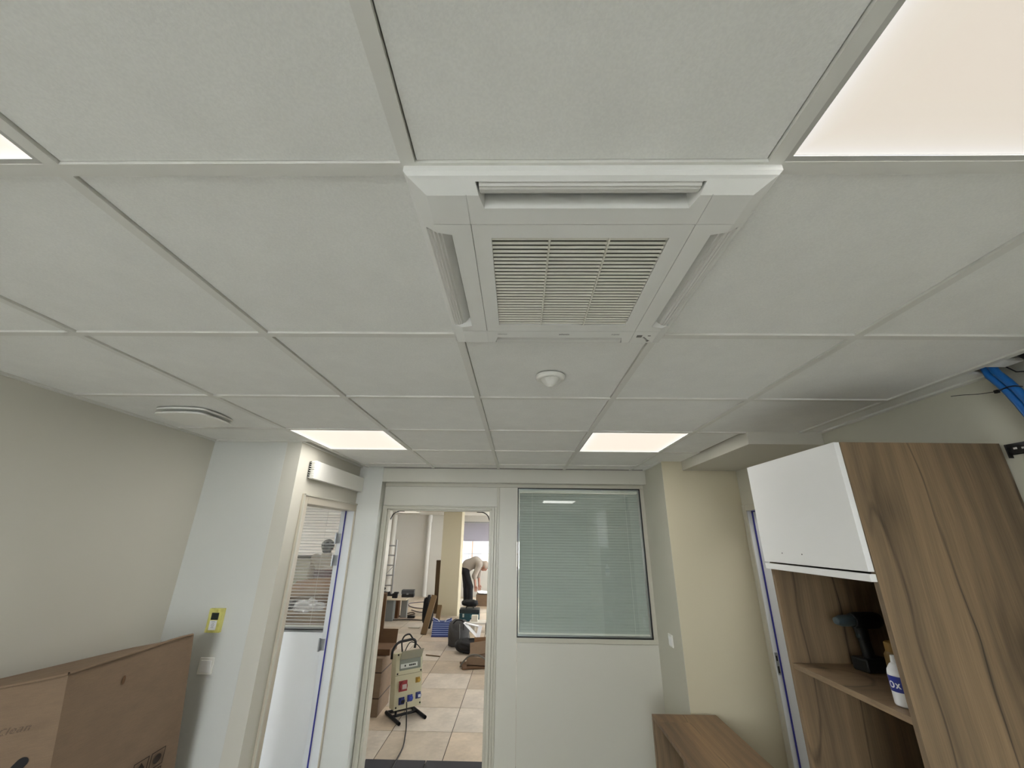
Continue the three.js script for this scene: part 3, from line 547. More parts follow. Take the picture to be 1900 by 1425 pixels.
{ // cordless drill on the shelf
  const t = thing('cordless_drill', 'black cordless drill standing on the cabinet shelf, chuck to the left', 'drill', [1.60, 1.342, -1.43], 0.15);
  const m = M('#161a1b', 0.45), m2 = M('#0d1517', 0.5);
  part('battery', box(-0.045, 0.075, 0, 0.048, -0.036, 0.036, 0.008), m, t);
  const grip = new THREE.LatheGeometry([[0.021, 0.04], [0.020, 0.07], [0.0185, 0.10], [0.022, 0.14], [0.024, 0.16]].map(([a, b]) => new THREE.Vector2(a, b)), 16); grip.scale(1.15, 1, 0.9); grip.rotateZ(0.08); grip.translate(0.012, 0, 0);
  part('grip', grip, m2, t);
  const body = new THREE.LatheGeometry([[0.0001, -0.075], [0.026, -0.072], [0.031, -0.05], [0.031, 0.03], [0.027, 0.05], [0.024, 0.052], [0.0001, 0.052]].map(([a, b]) => new THREE.Vector2(a, b)), 22); body.rotateZ(Math.PI / 2); body.translate(0.02, 0.178, 0);
  part('motor_body', body, m, t);
  const ch = new THREE.LatheGeometry([[0.0001, 0.078], [0.013, 0.077], [0.015, 0.070], [0.021, 0.052], [0.022, 0.0], [0.0001, 0.0]].map(([a, b]) => new THREE.Vector2(a, b)), 20); ch.rotateZ(Math.PI / 2); ch.translate(-0.03, 0.178, 0);
  part('chuck', ch, M('#434f52', 0.4), t);
  part('trigger', box(-0.022, -0.006, 0.115, 0.145, -0.009, 0.009, 0.004), M('#2b3a3a', 0.4), t);
}
{ // glue bottle
  const t = thing('glue_bottle', 'white plastic bottle with blue label at the front of the cabinet shelf', 'bottle', [1.415, 1.342, -1.062], 0.0);
  const body = new THREE.LatheGeometry([[0.0001, 0], [0.027, 0.001], [0.029, 0.006], [0.029, 0.085], [0.027, 0.098], [0.018, 0.113], [0.012, 0.118], [0.0001, 0.118]].map(([a, b]) => new THREE.Vector2(a, b)), 28);
  part('bottle_body', body, M('#e6e7ea', 0.35), t);
  const label = new THREE.CylinderGeometry(0.0294, 0.0294, 0.043, 32, 1, true); label.translate(0, 0.062, 0);
  part('label', label, M('#ffffff', 0.4, { map: canvasTex(1024, 256, (k) => { k.fillStyle = '#1b2a86'; k.fillRect(0, 0, 1024, 256); k.fillStyle = '#eef0f4'; k.font = 'bold 150px sans-serif'; for (const x of [10, 350, 690]) { k.save(); k.translate(x, 200); k.rotate(-0.05); k.fillText('Ox', 20, 0); k.restore(); } }), side: THREE.DoubleSide }), t);
  const cap = cyl(0.010, 0.012, 0.02, 16); cap.translate(0, 0.128, 0); part('cap', cap, M('#dfe0e2', 0.4), t);
}
{
  const t = thing('spray_can', 'dark yellow can half hidden behind the bottle on the cabinet shelf', 'can', [1.505, 1.342, -1.165], 0.3);
  const g = new THREE.LatheGeometry([[0.0001, 0], [0.031, 0], [0.033, 0.004], [0.033, 0.115], [0.026, 0.126]].map(([p, q]) => new THREE.Vector2(p, q)), 26); part('can_body', g, M('#6b511b', 0.5), t);
  const k = new THREE.LatheGeometry([[0.026, 0.124], [0.026, 0.152], [0.022, 0.156], [0.0001, 0.156]].map(([p, q]) => new THREE.Vector2(p, q)), 26); part('cap', k, M('#805f1a', 0.5), t);
}

// ---------------------------------------------------------------- hoses and bracket at the right wall
{
  const t = thing('hose_bundle', 'two bright blue hoses zip-tied together hanging out of the ceiling gap', 'hose');
  const m = M('#1763ad', 0.35);
  part('hose', tube([[1.868, 2.47, -0.865], [1.872, 2.40, -0.868], [1.876, 2.345, -0.846], [1.882, 2.27, -0.825], [1.886, 2.12, -0.80], [1.89, 1.2, -0.78], [1.89, 0.0, -0.78]], 0.0125, 60, 14), m, t);
  part('hose', tube([[1.868, 2.47, -0.848], [1.872, 2.405, -0.846], [1.874, 2.35, -0.822], [1.880, 2.285, -0.802], [1.886, 2.12, -0.772], [1.89, 1.2, -0.753], [1.89, 0.0, -0.753]], 0.0125, 60, 14), m, t);
  part('zip_tie', merge([tube([[1.862, 2.325, -0.852], [1.866, 2.33, -0.832], [1.864, 2.327, -0.802], [1.880, 2.322, -0.795]], 0.0022, 20, 6), box(1.857, 1.867, 2.320, 2.331, -0.861, -0.849, 0.001), tube([[1.862, 2.3255, -0.853], [1.852, 2.332, -0.90], [1.845, 2.345, -0.95], [1.842, 2.352, -0.985]], 0.0013, 20, 5)]), mat.black, t);
}
single('black_conduit', 'black conduit coming out of the ceiling gap at the right edge', 'conduit', tube([[1.838, 2.60, -0.79], [1.842, 2.45, -0.745], [1.848, 2.37, -0.69], [1.856, 2.25, -0.63], [1.86, 1.6, -0.57], [1.86, 0.0, -0.57]], 0.020, 60, 14), mat.black);
single('black_cable', 'thin black cable dropping from the ceiling gap near the blue hoses', 'cable', tube([[1.898, 2.46, -0.845], [1.90, 2.395, -0.825], [1.901, 2.372, -0.785], [1.902, 2.362, -0.71], [1.904, 2.30, -0.55], [1.906, 1.6, -0.45], [1.906, 0.0, -0.45]], 0.0022, 60, 6), mat.black);
{
  const t = thing('rail_bracket', 'perforated grey metal bracket on the right wall beside the tall cabinet', 'bracket', [XR, 2.137, -0.905]);
  part('arm', merge([box(-0.012, 0, 0.005, 0.017, -0.03, 0.25), box(-0.012, 0, -0.017, -0.008, -0.025, 0.25), box(-0.003, 0, -0.02, 0.017, -0.03, 0.25), box(-0.014, 0, -0.03, 0.017, -0.033, -0.029)]), mat.steelDark, t);
  for (const [y, z] of [[0.001, -0.012], [-0.001, 0.012], [0.003, 0.030], [0, 0.06], [0, 0.09]]) part('slot_hole', box(-0.0045, -0.0028, y - 0.003, y + 0.003, z - 0.005, z + 0.005), mat.white, t);
  part('upright', box(-0.014, 0, -1.5, -0.02, 0.02, 0.045), mat.steelDark, t);
}
// ---------------------------------------------------------------- things in the large room, seen through the opening
for (const [x0, x1, l] of [[-1.12, -0.60, 'dark grey floor mat at the threshold, left of the seam'], [-0.594, -0.05, 'dark grey floor mat at the threshold, right of the seam']]) {
  const g = new RoundedBoxGeometry(x1 - x0, 0.008, 0.44, 2, 0.003); g.translate((x0 + x1) / 2, 0.0045, -3.665); metreUV(g);
  single('floor_mat', l, 'mat', g, M('#3b3b40', 0.9, { bumpMap: tSpeck, bumpScale: 0.002 }), 'floor mats at the threshold');
}
{ // mobile power distribution box on a tubular stand
  const t = thing('power_distribution_box', 'beige portable power distribution box with red and blue sockets on a black tubular stand', 'power box', [-1.02, 0, -4.79], 0.66);
  const b = M('#c3bd9f', 0.5), lean = -0.12, bk = mat.rubber;
  const tilt = (g) => { g.rotateX(lean); return g; };
  part('body', tilt(box(-0.155, 0.155, 0.085, 0.585, -0.075, 0.045, 0.008)), b, t);
  const lid = part('front_cover', tilt(box(-0.158, 0.158, 0.08, 0.59, 0.045, 0.060, 0.006)), b, t);
  for (const [x, y] of [[-0.135, 0.40], [0.14, 0.40], [-0.135, 0.105], [0.14, 0.105], [-0.135, 0.575]]) part('screw', tilt(box(x - 0.008, x + 0.008, y - 0.008, y + 0.008, 0.058, 0.063, 0.002)), mat.black, lid);
  part('seam', tilt(box(-0.158, 0.158, 0.383, 0.387, 0.0595, 0.0608)), M('#77745f', 0.6), lid);
  const win = part('breaker_window', tilt(box(-0.115, 0.135, 0.425, 0.525, 0.058, 0.064, 0.003)), M('#7d8278', 0.3), lid);
  part('breaker_strip', tilt(box(-0.105, 0.095, 0.445, 0.485, 0.063, 0.0665)), M('#c9cbc4', 0.5), win);
  for (const x of [-0.06, -0.005, 0.015, 0.035, 0.055]) part('breaker', tilt(box(x, x + 0.013, 0.458, 0.474, 0.066, 0.071)), mat.black, win);
  part('window_flap', tilt((() => { const g = box(-0.12, 0.14, 0, 0.105, 0, 0.004, 0.001); g.rotateX(0.62); g.translate(0, 0.527, 0.064); return g; })()), P('#b8b7a6', 0.25, { transmission: 0.45, thickness: 0 }), lid);
  const sock = (name, x, y, r, m, q) => { const g = cyl(r, r, 0.03, 18); g.rotateX(Math.PI / 2); g.translate(x, y, 0.073); const o = part(name, tilt(merge([g, box(x - r * 1.15, x + r * 1.15, y - r * 1.15, y + r * 1.15, 0.058, 0.066, 0.004)])), m, lid); part('socket_cover', tilt(box(x - r * 0.5, x + r * 0.7, y - r * 0.6, y + r * 0.4, 0.086, 0.094, 0.003)), q, o); };
  sock('red_socket', -0.065, 0.285, 0.042, M('#8e2f33', 0.45), M('#b9a9a4', 0.5));
  sock('yellow_socket', 0.105, 0.315, 0.022, M('#a8842f', 0.5), M('#c09a3c', 0.5));
  sock('blue_socket', -0.075, 0.155, 0.028, M('#2c3570', 0.45), mat.black);
  sock('blue_socket', 0.02, 0.165, 0.026, M('#2c3a8e', 0.45), M('#3a4ba8', 0.5));
  sock('blue_socket', 0.115, 0.175, 0.026, M('#2c3570', 0.45), M('#c9ccd2', 0.5));
  for (const s of [-1, 1]) part('runner', tube([[s * 0.145, 0.018, -0.17], [s * 0.145, 0.018, 0.0], [s * 0.145, 0.018, 0.19]], 0.017, 20, 12), bk, t);
  part('stand_bar', merge([between(V(-0.145, 0.018, -0.16), V(0.145, 0.018, -0.16), 0.015), between(V(-0.10, 0.02, -0.02), V(-0.10, 0.10, -0.02), 0.012), between(V(0.10, 0.02, -0.02), V(0.10, 0.10, -0.02), 0.012), between(V(-0.145, 0.018, -0.02), V(0.145, 0.018, -0.02), 0.013)]), bk, t);
  part('handle', tube([[-0.165, 0.52, -0.12], [-0.155, 0.60, -0.13], [-0.10, 0.665, -0.135], [0.0, 0.68, -0.135], [0.09, 0.68, -0.135], [0.115, 0.655, -0.13], [0.10, 0.60, -0.11]], 0.014, 40, 10), bk, t);
  part('hanger', tube([[-0.05, 0.56, -0.10], [-0.05, 0.68, -0.14], [-0.02, 0.725, -0.15], [0.04, 0.735, -0.15], [0.08, 0.69, -0.14]], 0.009, 30, 8), bk, t);
}
single('power_lead', 'thin black power lead running from the socket box over the floor to the doorway', 'cable', tube([[-0.985, 0.165, -4.66], [-0.97, 0.15, -4.61], [-0.955, 0.05, -4.585], [-0.94, 0.006, -4.54], [-0.90, 0.006, -4.35], [-0.86, 0.006, -4.12], [-0.85, 0.013, -3.80], [-0.84, 0.014, -3.5]], 0.006, 60, 8), mat.black);
single('coiled_lead', 'black cable looped on the floor behind the power box', 'cable', tube([[-1.2, 0.45, -5.18], [-1.12, 0.60, -5.2], [-1.0, 0.52, -5.24], [-0.98, 0.30, -5.22], [-1.1, 0.2, -5.2], [-1.18, 0.33, -5.17], [-1.13, 0.03, -5.25], [-1.2, 0.008, -5.4]], 0.006, 60, 6), mat.black);

function carton(name, label, x0, x1, y0, y1, z0, z1, m, group, flaps = true, turn = 0) {
  const cx = (x0 + x1) / 2, cz = (z0 + z1) / 2, w = x1 - x0, d = z1 - z0, h = y1 - y0;
  const t = thing(name, label, 'carton', [cx, y0, cz], turn, group);
  part('box_body', box(-w / 2, w / 2, 0, h - 0.006, -d / 2, d / 2, 0.004), m, t);
  part('top_flap', box(-w / 2, -0.002, h - 0.006, h, -d / 2, d / 2, 0.002), m, t);
  part('top_flap', box(0.002, w / 2, h - 0.006, h, -d / 2, d / 2, 0.002), m, t);
  if (flaps) part('strap', merge([box(-w / 2 - 0.001, w / 2 + 0.001, h * 0.3, h * 0.3 + 0.012, d / 2, d / 2 + 0.001), box(w / 2, w / 2 + 0.001, h * 0.3, h * 0.3 + 0.012, -d / 2, d / 2), box(-w / 2 - 0.001, w / 2 + 0.001, h * 0.74, h * 0.74 + 0.012, d / 2, d / 2 + 0.001), box(w / 2, w / 2 + 0.001, h * 0.74, h * 0.74 + 0.012, -d / 2, d / 2)]), M('#3a2c20', 0.7), t);
  return t;
}
carton('strapped_carton', 'strapped brown carton on the floor left of the power box', -1.86, -1.31, 0, 0.535, -5.16, -4.74, mat.card, null);
{ const t = carton('open_carton', 'small brown carton with raised flap on top of the strapped carton', -1.76, -1.27, 0.537, 0.60, -5.15, -4.85, mat.cardDark, null, false); const f = part('raised_flap', box(-0.24, 0.235, 0, 0.15, -0.002, 0.002, 0.001), mat.cardDark, t); f.position.set(0, 0.06, -0.14); f.rotation.x = -0.2; }
carton('strapped_carton', 'brown carton with a dark cable across it, behind the blind glass of the next room', -2.95, -2.02, 0, 0.90, -5.65, -5.02, mat.card, null);
carton('strapped_carton', 'far brown carton stacked behind the one with the clear plastic', -3.1, -2.25, 0, 1.03, -6.35, -5.7, mat.cardDark, null);
{ const t = thing('cardboard_sheet', 'pale flattened cardboard sheet lying askew on the stacked cartons', 'cardboard', [-2.66, 1.155, -6.02], 0.25); const a = part('sheet', box(-0.42, 0.42, 0, 0.006, -0.24, 0.24, 0.002), mat.cardPale, t); a.rotation.set(0.18, 0, 0.10); const b = part('folded_edge', box(-0.42, 0.42, 0, 0.006, 0, 0.12, 0.002), mat.card, t); b.position.set(0, -0.04, 0.235); b.rotation.set(0.75, 0, 0.10); }
{ // crumpled clear plastic
  const g = new THREE.SphereGeometry(0.2, 30, 18), p = g.attributes.position;
  for (let i = 0; i < p.count; i++) { const a = p.getX(i), b = p.getY(i), c = p.getZ(i), f = 0.7 + 0.75 * Math.abs(fbm(a * 9 + 4, c * 9 + b * 7, 71, 3) - 0.5) * 2; p.setXYZ(i, a * f * 1.1, Math.max(-0.04, b * f * 0.45), c * f * 0.8); }
  const q = g.toNonIndexed(); q.computeVertexNormals();
  const o = single('plastic_wrap', 'crumpled clear plastic film lying on the carton behind the blind glass', 'plastic film', q, P('#f4f6f8', 0.12, { transmission: 0.65, thickness: 0, clearcoat: 1 })); o.position.set(-2.50, 0.945, -5.3);
}
{ const t = thing('toner_box', 'low white and black labelled box lying on the cartons at the left of the glass', 'box', [-2.86, 0.903, -5.35], 0.2); part('box_body', box(-0.13, 0.13, 0, 0.10, -0.10, 0.10, 0.004), M('#3a3d42', 0.6), t); part('label', box(-0.11, 0.08, 0.02, 0.09, 0.10, 0.1015), M('#d9dbdc', 0.6, { map: canvasTex(256, 96, (k) => { k.fillStyle = '#dcdedf'; k.fillRect(0, 0, 256, 96); k.fillStyle = '#55585c'; k.fillRect(20, 20, 150, 14); k.fillRect(20, 48, 200, 8); k.fillRect(20, 66, 180, 8); }) }), t); }
{ // framed board leaning at the far left
  const t = thing('framed_board', 'pale board in a dark grey frame leaning by the far left wall', 'board', [-4.0, 0, -8.2], 0.12); const m = M('#34332f', 0.6), q = new THREE.Group();
  const r = (n, g, mm) => { g.rotateX(-0.12); part(n, g, mm, t); };
  r('board', box(-0.48, 0.48, 0.05, 1.38, -0.01, 0.01), M('#aaa899', 0.8));
  r('frame_bar', box(-0.53, -0.45, 0, 1.42, -0.02, 0.025, 0.003), m); r('frame_bar', box(0.45, 0.53, 0, 1.42, -0.02, 0.025, 0.003), m); r('frame_bar', box(-0.45, 0.45, 1.36, 1.42, -0.02, 0.025, 0.003), m); r('frame_bar', box(-0.45, 0.45, 0, 0.06, -0.02, 0.025, 0.003), m);
}
{ const t = thing('flat_carton', 'tall flattened brown carton standing at the left edge of the opening', 'cardboard', [-1.80, 0, -5.66], 0.1); part('sheet', box(-0.19, 0.19, 0, 1.08, -0.006, 0.006, 0.002), mat.card, t); part('folded_sheet', box(-0.18, 0.185, 0, 1.06, 0.008, 0.016, 0.002), mat.cardDark, t); }

{ // trestle work top with tools
  const t = thing('work_table', 'low work top of a white board on a grey and a brown support', 'table', [0, 0, 0]);
  const top = box(-0.62, 0.33, 0, 0.025, -0.30, 0.30, 0.003); part('board', top, M('#d9cdb6', 0.55), t).position.set(-2.68, 0.425, -10.05);
  part('support', box(-2.90, -2.645, 0, 0.425, -9.99, -9.80, 0.004), M('#6d706d', 0.6), t);
  part('support', box(-2.80, -2.62, 0, 0.425, -10.30, -10.15, 0.004), M('#5b3a1e', 0.7), t);
  part('support', box(-2.58, -2.44, 0, 0.425, -10.34, -10.24, 0.004), M('#8f8f8a', 0.7), t);
}
{ const t = thing('angle_grinder', 'black hand tool with a bent head at the left end of the work top', 'power tool', [-2.99, 0.50, -10.05], 0.2); part('head', between(V(-0.06, 0.06, 0), V(0.02, 0.16, 0), 0.05, 14), M('#2b2f33', 0.5), t); part('grip', between(V(-0.02, 0.04, 0), V(0.16, 0.03, 0.04), 0.036, 12, 0.028), mat.black, t); part('guard', between(V(0.10, 0.01, 0.03), V(0.17, 0.03, 0.04), 0.045, 14), mat.rubber, t); }
{ const t = thing('screwdriver_tool', 'small black power tool lying in the middle of the work top', 'power tool', [-2.66, 0.451, -9.9], -0.1); part('grip', box(-0.06, 0.06, 0, 0.10, -0.03, 0.03, 0.012), mat.black, t); part('nose', between(V(-0.06, 0.06, 0), V(-0.17, 0.06, 0.01), 0.022, 12), mat.rubber, t); part('battery', box(-0.02, 0.08, 0.09, 0.13, -0.03, 0.03, 0.006), M('#202427', 0.5), t); }
{ const t = thing('tool_case', 'flat dark grey tool case at the right end of the work top', 'tool case', [-2.42, 0.45, -10.13], 0.1); part('case_base', box(-0.13, 0.15, 0, 0.07, -0.09, 0.09, 0.008), mat.black, t); part('case_lid', box(-0.14, 0.15, 0.072, 0.155, -0.09, 0.09, 0.01), M('#4a4c4d', 0.6), t); part('latch', box(-0.02, 0.03, 0.055, 0.09, 0.088, 0.096, 0.002), M('#7d7f80', 0.4), t); }
{ // ladder
  const t = thing('ladder', 'aluminium ladder standing against the white pipe beside the work top', 'ladder', [-3.09, 0, -10.75], 0.0);
  for (const s of [-1, 1]) part('rail', box(s * 0.105 - 0.014, s * 0.105 + 0.014, 0, 1.70, -0.03, 0.03, 0.004), mat.alu, t);
  for (let y = 0.16; y < 1.7; y += 0.232) part('rung', between(V(-0.1, y, 0), V(0.1, y, 0), 0.016, 10), mat.alu, t);
  part('brace', between(V(-0.1, 0.86, 0.025), V(0.1, 1.08, 0.025), 0.008, 8), mat.alu, t);
  part('foot', box(-0.13, -0.08, 0, 0.05, -0.04, 0.04, 0.006), mat.black, t); part('foot', box(0.08, 0.13, 0, 0.05, -0.04, 0.04, 0.006), mat.black, t);
}
{ const t = thing('wall_pipe', 'thick white vertical pipe behind the ladder', 'pipe', [-3.96, 0, FB + 0.12]); part('pipe_body', (() => { const g = cyl(0.085, 0.085, FC, 26); g.translate(0, FC / 2, 0); return g; })(), M('#dcdad2', 0.5), t); part('collar', (() => { const g = cyl(0.098, 0.098, 0.09, 26); g.translate(0, 0.55, 0); return g; })(), M('#d2d0c8', 0.5), t); }
{ const t = thing('wall_pipe', 'slim white vertical pipe with a socket collar near the ceiling, right of the ladder', 'pipe', [-2.78, 0, FB + 0.09]); part('pipe_body', (() => { const g = cyl(0.064, 0.064, FC, 26); g.translate(0, FC / 2, 0); return g; })(), M('#e4e3dd', 0.45), t); part('collar', (() => { const g = cyl(0.082, 0.078, 0.22, 26); g.translate(0, 2.33, 0); return g; })(), M('#e4e3dd', 0.45), t); }
{ const g = box(-0.055, 0.055, 0, 1.215, -0.02, 0.02, 0.002); g.rotateZ(0.015); const o = single('brown_plank', 'tall dark brown plank leaning on the left side of the beige pillar', 'plank', g, M('#5d4a33', 0.75)); o.position.set(-1.86, 0, -10.85); o.rotation.x = -0.02; }
for (const [x, z, w, h, lean, l] of [[-1.66, -8.56, 0.055, 0.60, -0.16, 'left of two brown boards leaning against the beige pillar foot'], [-1.455, -8.72, 0.045, 0.42, -0.03, 'shorter right board of the two leaning beside the blue striped bag']]) {
  const g = box(-w, w, 0, h * 1.25, -0.03, 0.03, 0.003); g.rotateX(-0.55); g.rotateZ(lean * 0.9); const o = single('leaning_board', l, 'board', g, M('#6b5433', 0.75)); o.position.set(x, 0.002, z); o.userData.group = 'boards leaning at the pillar';
}
function blob(name, label, cat, pos, r, m, s, k = 0.5, f = 3, flat = 0) { // soft bag: a noisy, sagging ball resting on its base
  const g = new THREE.SphereGeometry(1, 36, 26), p = g.attributes.position;
  for (let i = 0; i < p.count; i++) { const a = p.getX(i), b = p.getY(i), c = p.getZ(i), n = 1 + k * (fbm(a * f + s, b * f + c * f * 0.7 + s, 80 + s, 3) - 0.5), q = Math.sign(b) * Math.pow(Math.abs(b), 0.7); p.setXYZ(i, Math.sign(a) * Math.pow(Math.abs(a), 0.8) * n * r[0], Math.max(0, (q * n + 0.82) / 1.82 * r[1]), c * n * r[2]); }
  g.computeVertexNormals(); metreUV(g);
  const t = thing(name, label, cat, pos); part('bag_body', g, m, t); return t;
}
{ const t = blob('duffel_bag', 'dark grey fabric duffel bag slumped beside the blue striped bag', 'bag', [-0.86, 0.001, -7.78], [0.19, 0.40, 0.17], M('#4b4a49', 0.8), 3, 0.4, 2.6); part('strap', tube([[-0.10, 0.36, 0.10], [-0.03, 0.42, 0.13], [0.08, 0.40, 0.14], [0.10, 0.28, 0.19]], 0.012, 24, 6), mat.rubber, t); part('zipper', tube([[0.02, 0.36, 0.14], [0.03, 0.25, 0.175], [0.035, 0.14, 0.175]], 0.006, 16, 6), M('#8a8a88', 0.4), t); }
blob('black_bag', 'black bag spread on the floor under the white angle pieces', 'bag', [-0.56, 0.001, -7.36], [0.27, 0.20, 0.18], M('#141416', 0.7), 6, 0.6, 3);
blob('black_sack', 'black sack hanging behind the leaning brown boards', 'bag', [-1.72, 0.001, -9.15], [0.10, 0.56, 0.10], M('#0d0d0f', 0.8), 9, 0.8, 3);
blob('black_backpack', 'black backpack half hidden by the right side of the opening', 'bag', [-0.28, 0.001, -8.25], [0.14, 0.42, 0.15], M('#101012', 0.75), 12, 0.4, 3);
{ // striped carrier bag
  const t = thing('striped_bag', 'blue and white striped carrier bag standing at the pillar foot', 'bag', [-1.285, 0, -8.47], 0.05);
  const tx = canvasTex(256, 256, (k) => { for (let i = 0; i < 9; i++) { k.fillStyle = '#20377f'; k.fillRect(0, i * 29, 256, 17); k.fillStyle = '#93a4cf'; k.fillRect(0, i * 29 + 17, 256, 12); } });
  const g = new THREE.BoxGeometry(0.36, 0.31, 0.14, 16, 10, 4), p = g.attributes.position;
  for (let i = 0; i < p.count; i++) { const a = p.getX(i), b = p.getY(i), c = p.getZ(i), sag = b > 0.1 ? -0.05 * Math.cos(a / 0.36 * Math.PI) : 0; p.setXYZ(i, a * (1 + 0.12 * (0.155 - b)), b + sag * (b / 0.155), c * (1 - 0.5 * (b + 0.155) / 0.31) + 0.02 * (fbm(a * 14, b * 12, 91, 3) - 0.5) * (Math.abs(c) > 0.06 ? 1 : 0)); }
  g.translate(0, 0.157, 0); g.computeVertexNormals(); part('bag_body', g, M('#ffffff', 0.55, { map: tx }), t);
  part('base_band', box(-0.19, 0.19, 0.001, 0.022, -0.075, 0.08, 0.004), M('#24347a', 0.6), t);
  for (const s of [-1, 1]) part('handle', tube([[s * 0.05, 0.25, 0.04], [s * 0.10, 0.30, 0.05], [s * 0.15, 0.31, 0.045]], 0.008, 16, 6), M('#d6d8de', 0.6), t);
}
{ const t = thing('angle_profile', 'bundle of white plastic angle profiles lying on the black bag', 'profiles', [-0.60, 0.335, -7.42], 0.2); const m = M('#f0f1f3', 0.4);
  const bar = (a, b) => { const d = b.clone().sub(a), g = merge([box(-0.03, 0.03, -0.002, 0.002, 0, d.length()), box(0.026, 0.03, -0.03, 0.002, 0, d.length())]); g.applyQuaternion(new THREE.Quaternion().setFromUnitVectors(V(0, 0, 1), d.clone().normalize())); g.translate(a.x, a.y, a.z); part('profile', g, m, t); };
  bar(V(-0.13, 0.09, -0.03), V(0.09, -0.10, 0.14)); bar(V(-0.11, 0.085, -0.03), V(0.17, 0.03, 0.04)); bar(V(0.14, 0.05, 0.05), V(0.09, -0.10, 0.15)); }
{ // tool box
  const t = thing('tool_chest', 'dark teal stackable tool chest on the floor in front of the bending worker', 'tool chest', [-0.925, 0, -10.05], 0.04);
  part('chest_body', box(-0.225, 0.225, 0.003, 0.165, -0.16, 0.16, 0.012), M('#17414a', 0.5), t); part('chest_lid', box(-0.228, 0.228, 0.167, 0.245, -0.163, 0.163, 0.014), M('#101d21', 0.5), t);
  part('handle', tube([[-0.08, 0.24, 0.0], [-0.08, 0.275, 0], [0.08, 0.275, 0], [0.08, 0.24, 0]], 0.011, 30, 8), mat.black, t); part('latch', box(-0.15, -0.115, 0.09, 0.16, 0.158, 0.172, 0.003), M('#b7bab6', 0.5), t); part('badge', box(0.02, 0.13, 0.08, 0.14, 0.159, 0.163, 0.001), M('#2d6470', 0.5), t);
}
blob('dark_jacket', 'black jacket dropped on the teal tool chest', 'jacket', [-0.93, 0.302, -10.05], [0.18, 0.12, 0.13], M('#0c0e10', 0.85), 15, 0.6, 3);
{ const t = carton('goods_carton', 'brown open carton on the floor under the hands of the bending worker', -0.98, -0.42, 0, 0.285, -12.55, -12.05, mat.card, null, false); }
{ const g = new THREE.PlaneGeometry(0.56, 0.5, 24, 20); g.rotateX(-Math.PI / 2); const p = g.attributes.position; for (let i = 0; i < p.count; i++) p.setY(i, 0.05 * (fbm(p.getX(i) * 6 + 3, p.getZ(i) * 6, 95, 3) - 0.35) + 0.02); g.computeVertexNormals(); const o = single('white_sheet', 'white paper sheet draped over the carton the worker is bending to', 'paper', g, M('#eef0f2', 0.8, { side: THREE.DoubleSide })); o.position.set(-0.68, 0.30, -12.26); o.rotation.set(0.02, 0.2, -0.03); }
for (const [x, y, z, w, d, h, ry, rx, rz, l, m] of [
  [-0.44, 0.004, -6.62, 0.44, 0.34, 0.02, 0.25, 0, 0, 'flattened cardboard at the bottom of the heap right of the opening', mat.cardDark],
  [-0.38, 0.034, -6.66, 0.36, 0.30, 0.10, -0.1, 0, 0.0, 'flat folded carton in the middle of the heap right of the opening', mat.card],
  [-0.36, 0.215, -6.66, 0.36, 0.26, 0.02, 0.12, 0.45, 0.08, 'tilted cardboard piece on top of the heap, front', mat.card],
  [-0.34, 0.155, -6.93, 0.32, 0.30, 0.014, 0.05, 1.35, 0, 'upright cardboard piece at the back of the heap', mat.cardPale]]) {
  const g = new RoundedBoxGeometry(w, h, d, 2, 0.004); metreUV(g); const t = single('cardboard_piece', l, 'cardboard', g, m, 'cardboard heap beside the opening'); t.position.set(x, y + h / 2, z); t.rotation.set(rx, ry, rz);
}
single('grey_hose', 'grey flexible hose arching over the cardboard heap', 'hose', tube([[-0.66, 0.013, -6.52], [-0.60, 0.11, -6.40], [-0.50, 0.20, -6.34], [-0.38, 0.21, -6.31], [-0.26, 0.15, -6.31], [-0.14, 0.04, -6.33]], 0.012, 40, 8), M('#6a675f', 0.6));
{ // light white table slab behind the bags
  const t = thing('white_bench', 'low white slab on blocks behind the grey duffel bag', 'bench', [-0.50, 0, -8.9]); part('slab', box(-0.30, 0.36, 0.16, 0.19, -0.16, 0.16, 0.004), M('#dcd8cd', 0.55), t); part('block', box(-0.26, -0.18, 0, 0.16, -0.10, 0.10, 0.004), M('#c9c3b4', 0.7), t); part('block', box(0.2, 0.3, 0, 0.16, -0.10, 0.10, 0.004), M('#c9c3b4', 0.7), t); part('tin', box(-0.26, -0.13, 0.19, 0.30, -0.05, 0.06, 0.008), M('#d7d0bf', 0.5), t); }
single('white_tube', 'short white tube lying on the floor left of the leaning boards', 'tube', between(V(-2.10, 0.018, -9.14), V(-1.86, 0.018, -9.10), 0.017, 14), M('#dcd8cc', 0.5));
single('black_block', 'small black tool lying on the tiles right of the work top', 'tool', (() => { const g = new RoundedBoxGeometry(0.17, 0.05, 0.07, 2, 0.012); g.translate(-2.31, 0.027, -10.2); return g; })(), mat.black);
single('wood_stick', 'thin brown stick lying across the floor tiles', 'stick', between(V(-1.30, 0.008, -7.13), V(-1.06, 0.008, -7.06), 0.008, 6), M('#7d6648', 0.8));
single('floor_cable', 'dark cable lying straight across the far floor', 'cable', tube([[-2.75, 0.012, -9.86], [-2.35, 0.012, -9.95], [-1.95, 0.012, -9.92], [-1.55, 0.012, -9.85]], 0.011, 30, 6), M('#3a3430', 0.7));
single('ring_cable', 'thin grey cable in wide loops on the bright floor behind the work top', 'cable', tube([[-2.55, 0.012, -11.2], [-2.2, 0.012, -10.9], [-1.8, 0.012, -11.1], [-1.75, 0.012, -11.9], [-2.3, 0.012, -12.6], [-2.85, 0.012, -12.3], [-2.6, 0.012, -11.6], [-2.0, 0.012, -11.5], [-1.7, 0.012, -12.8]], 0.012, 90, 6), M('#6a6168', 0.6));
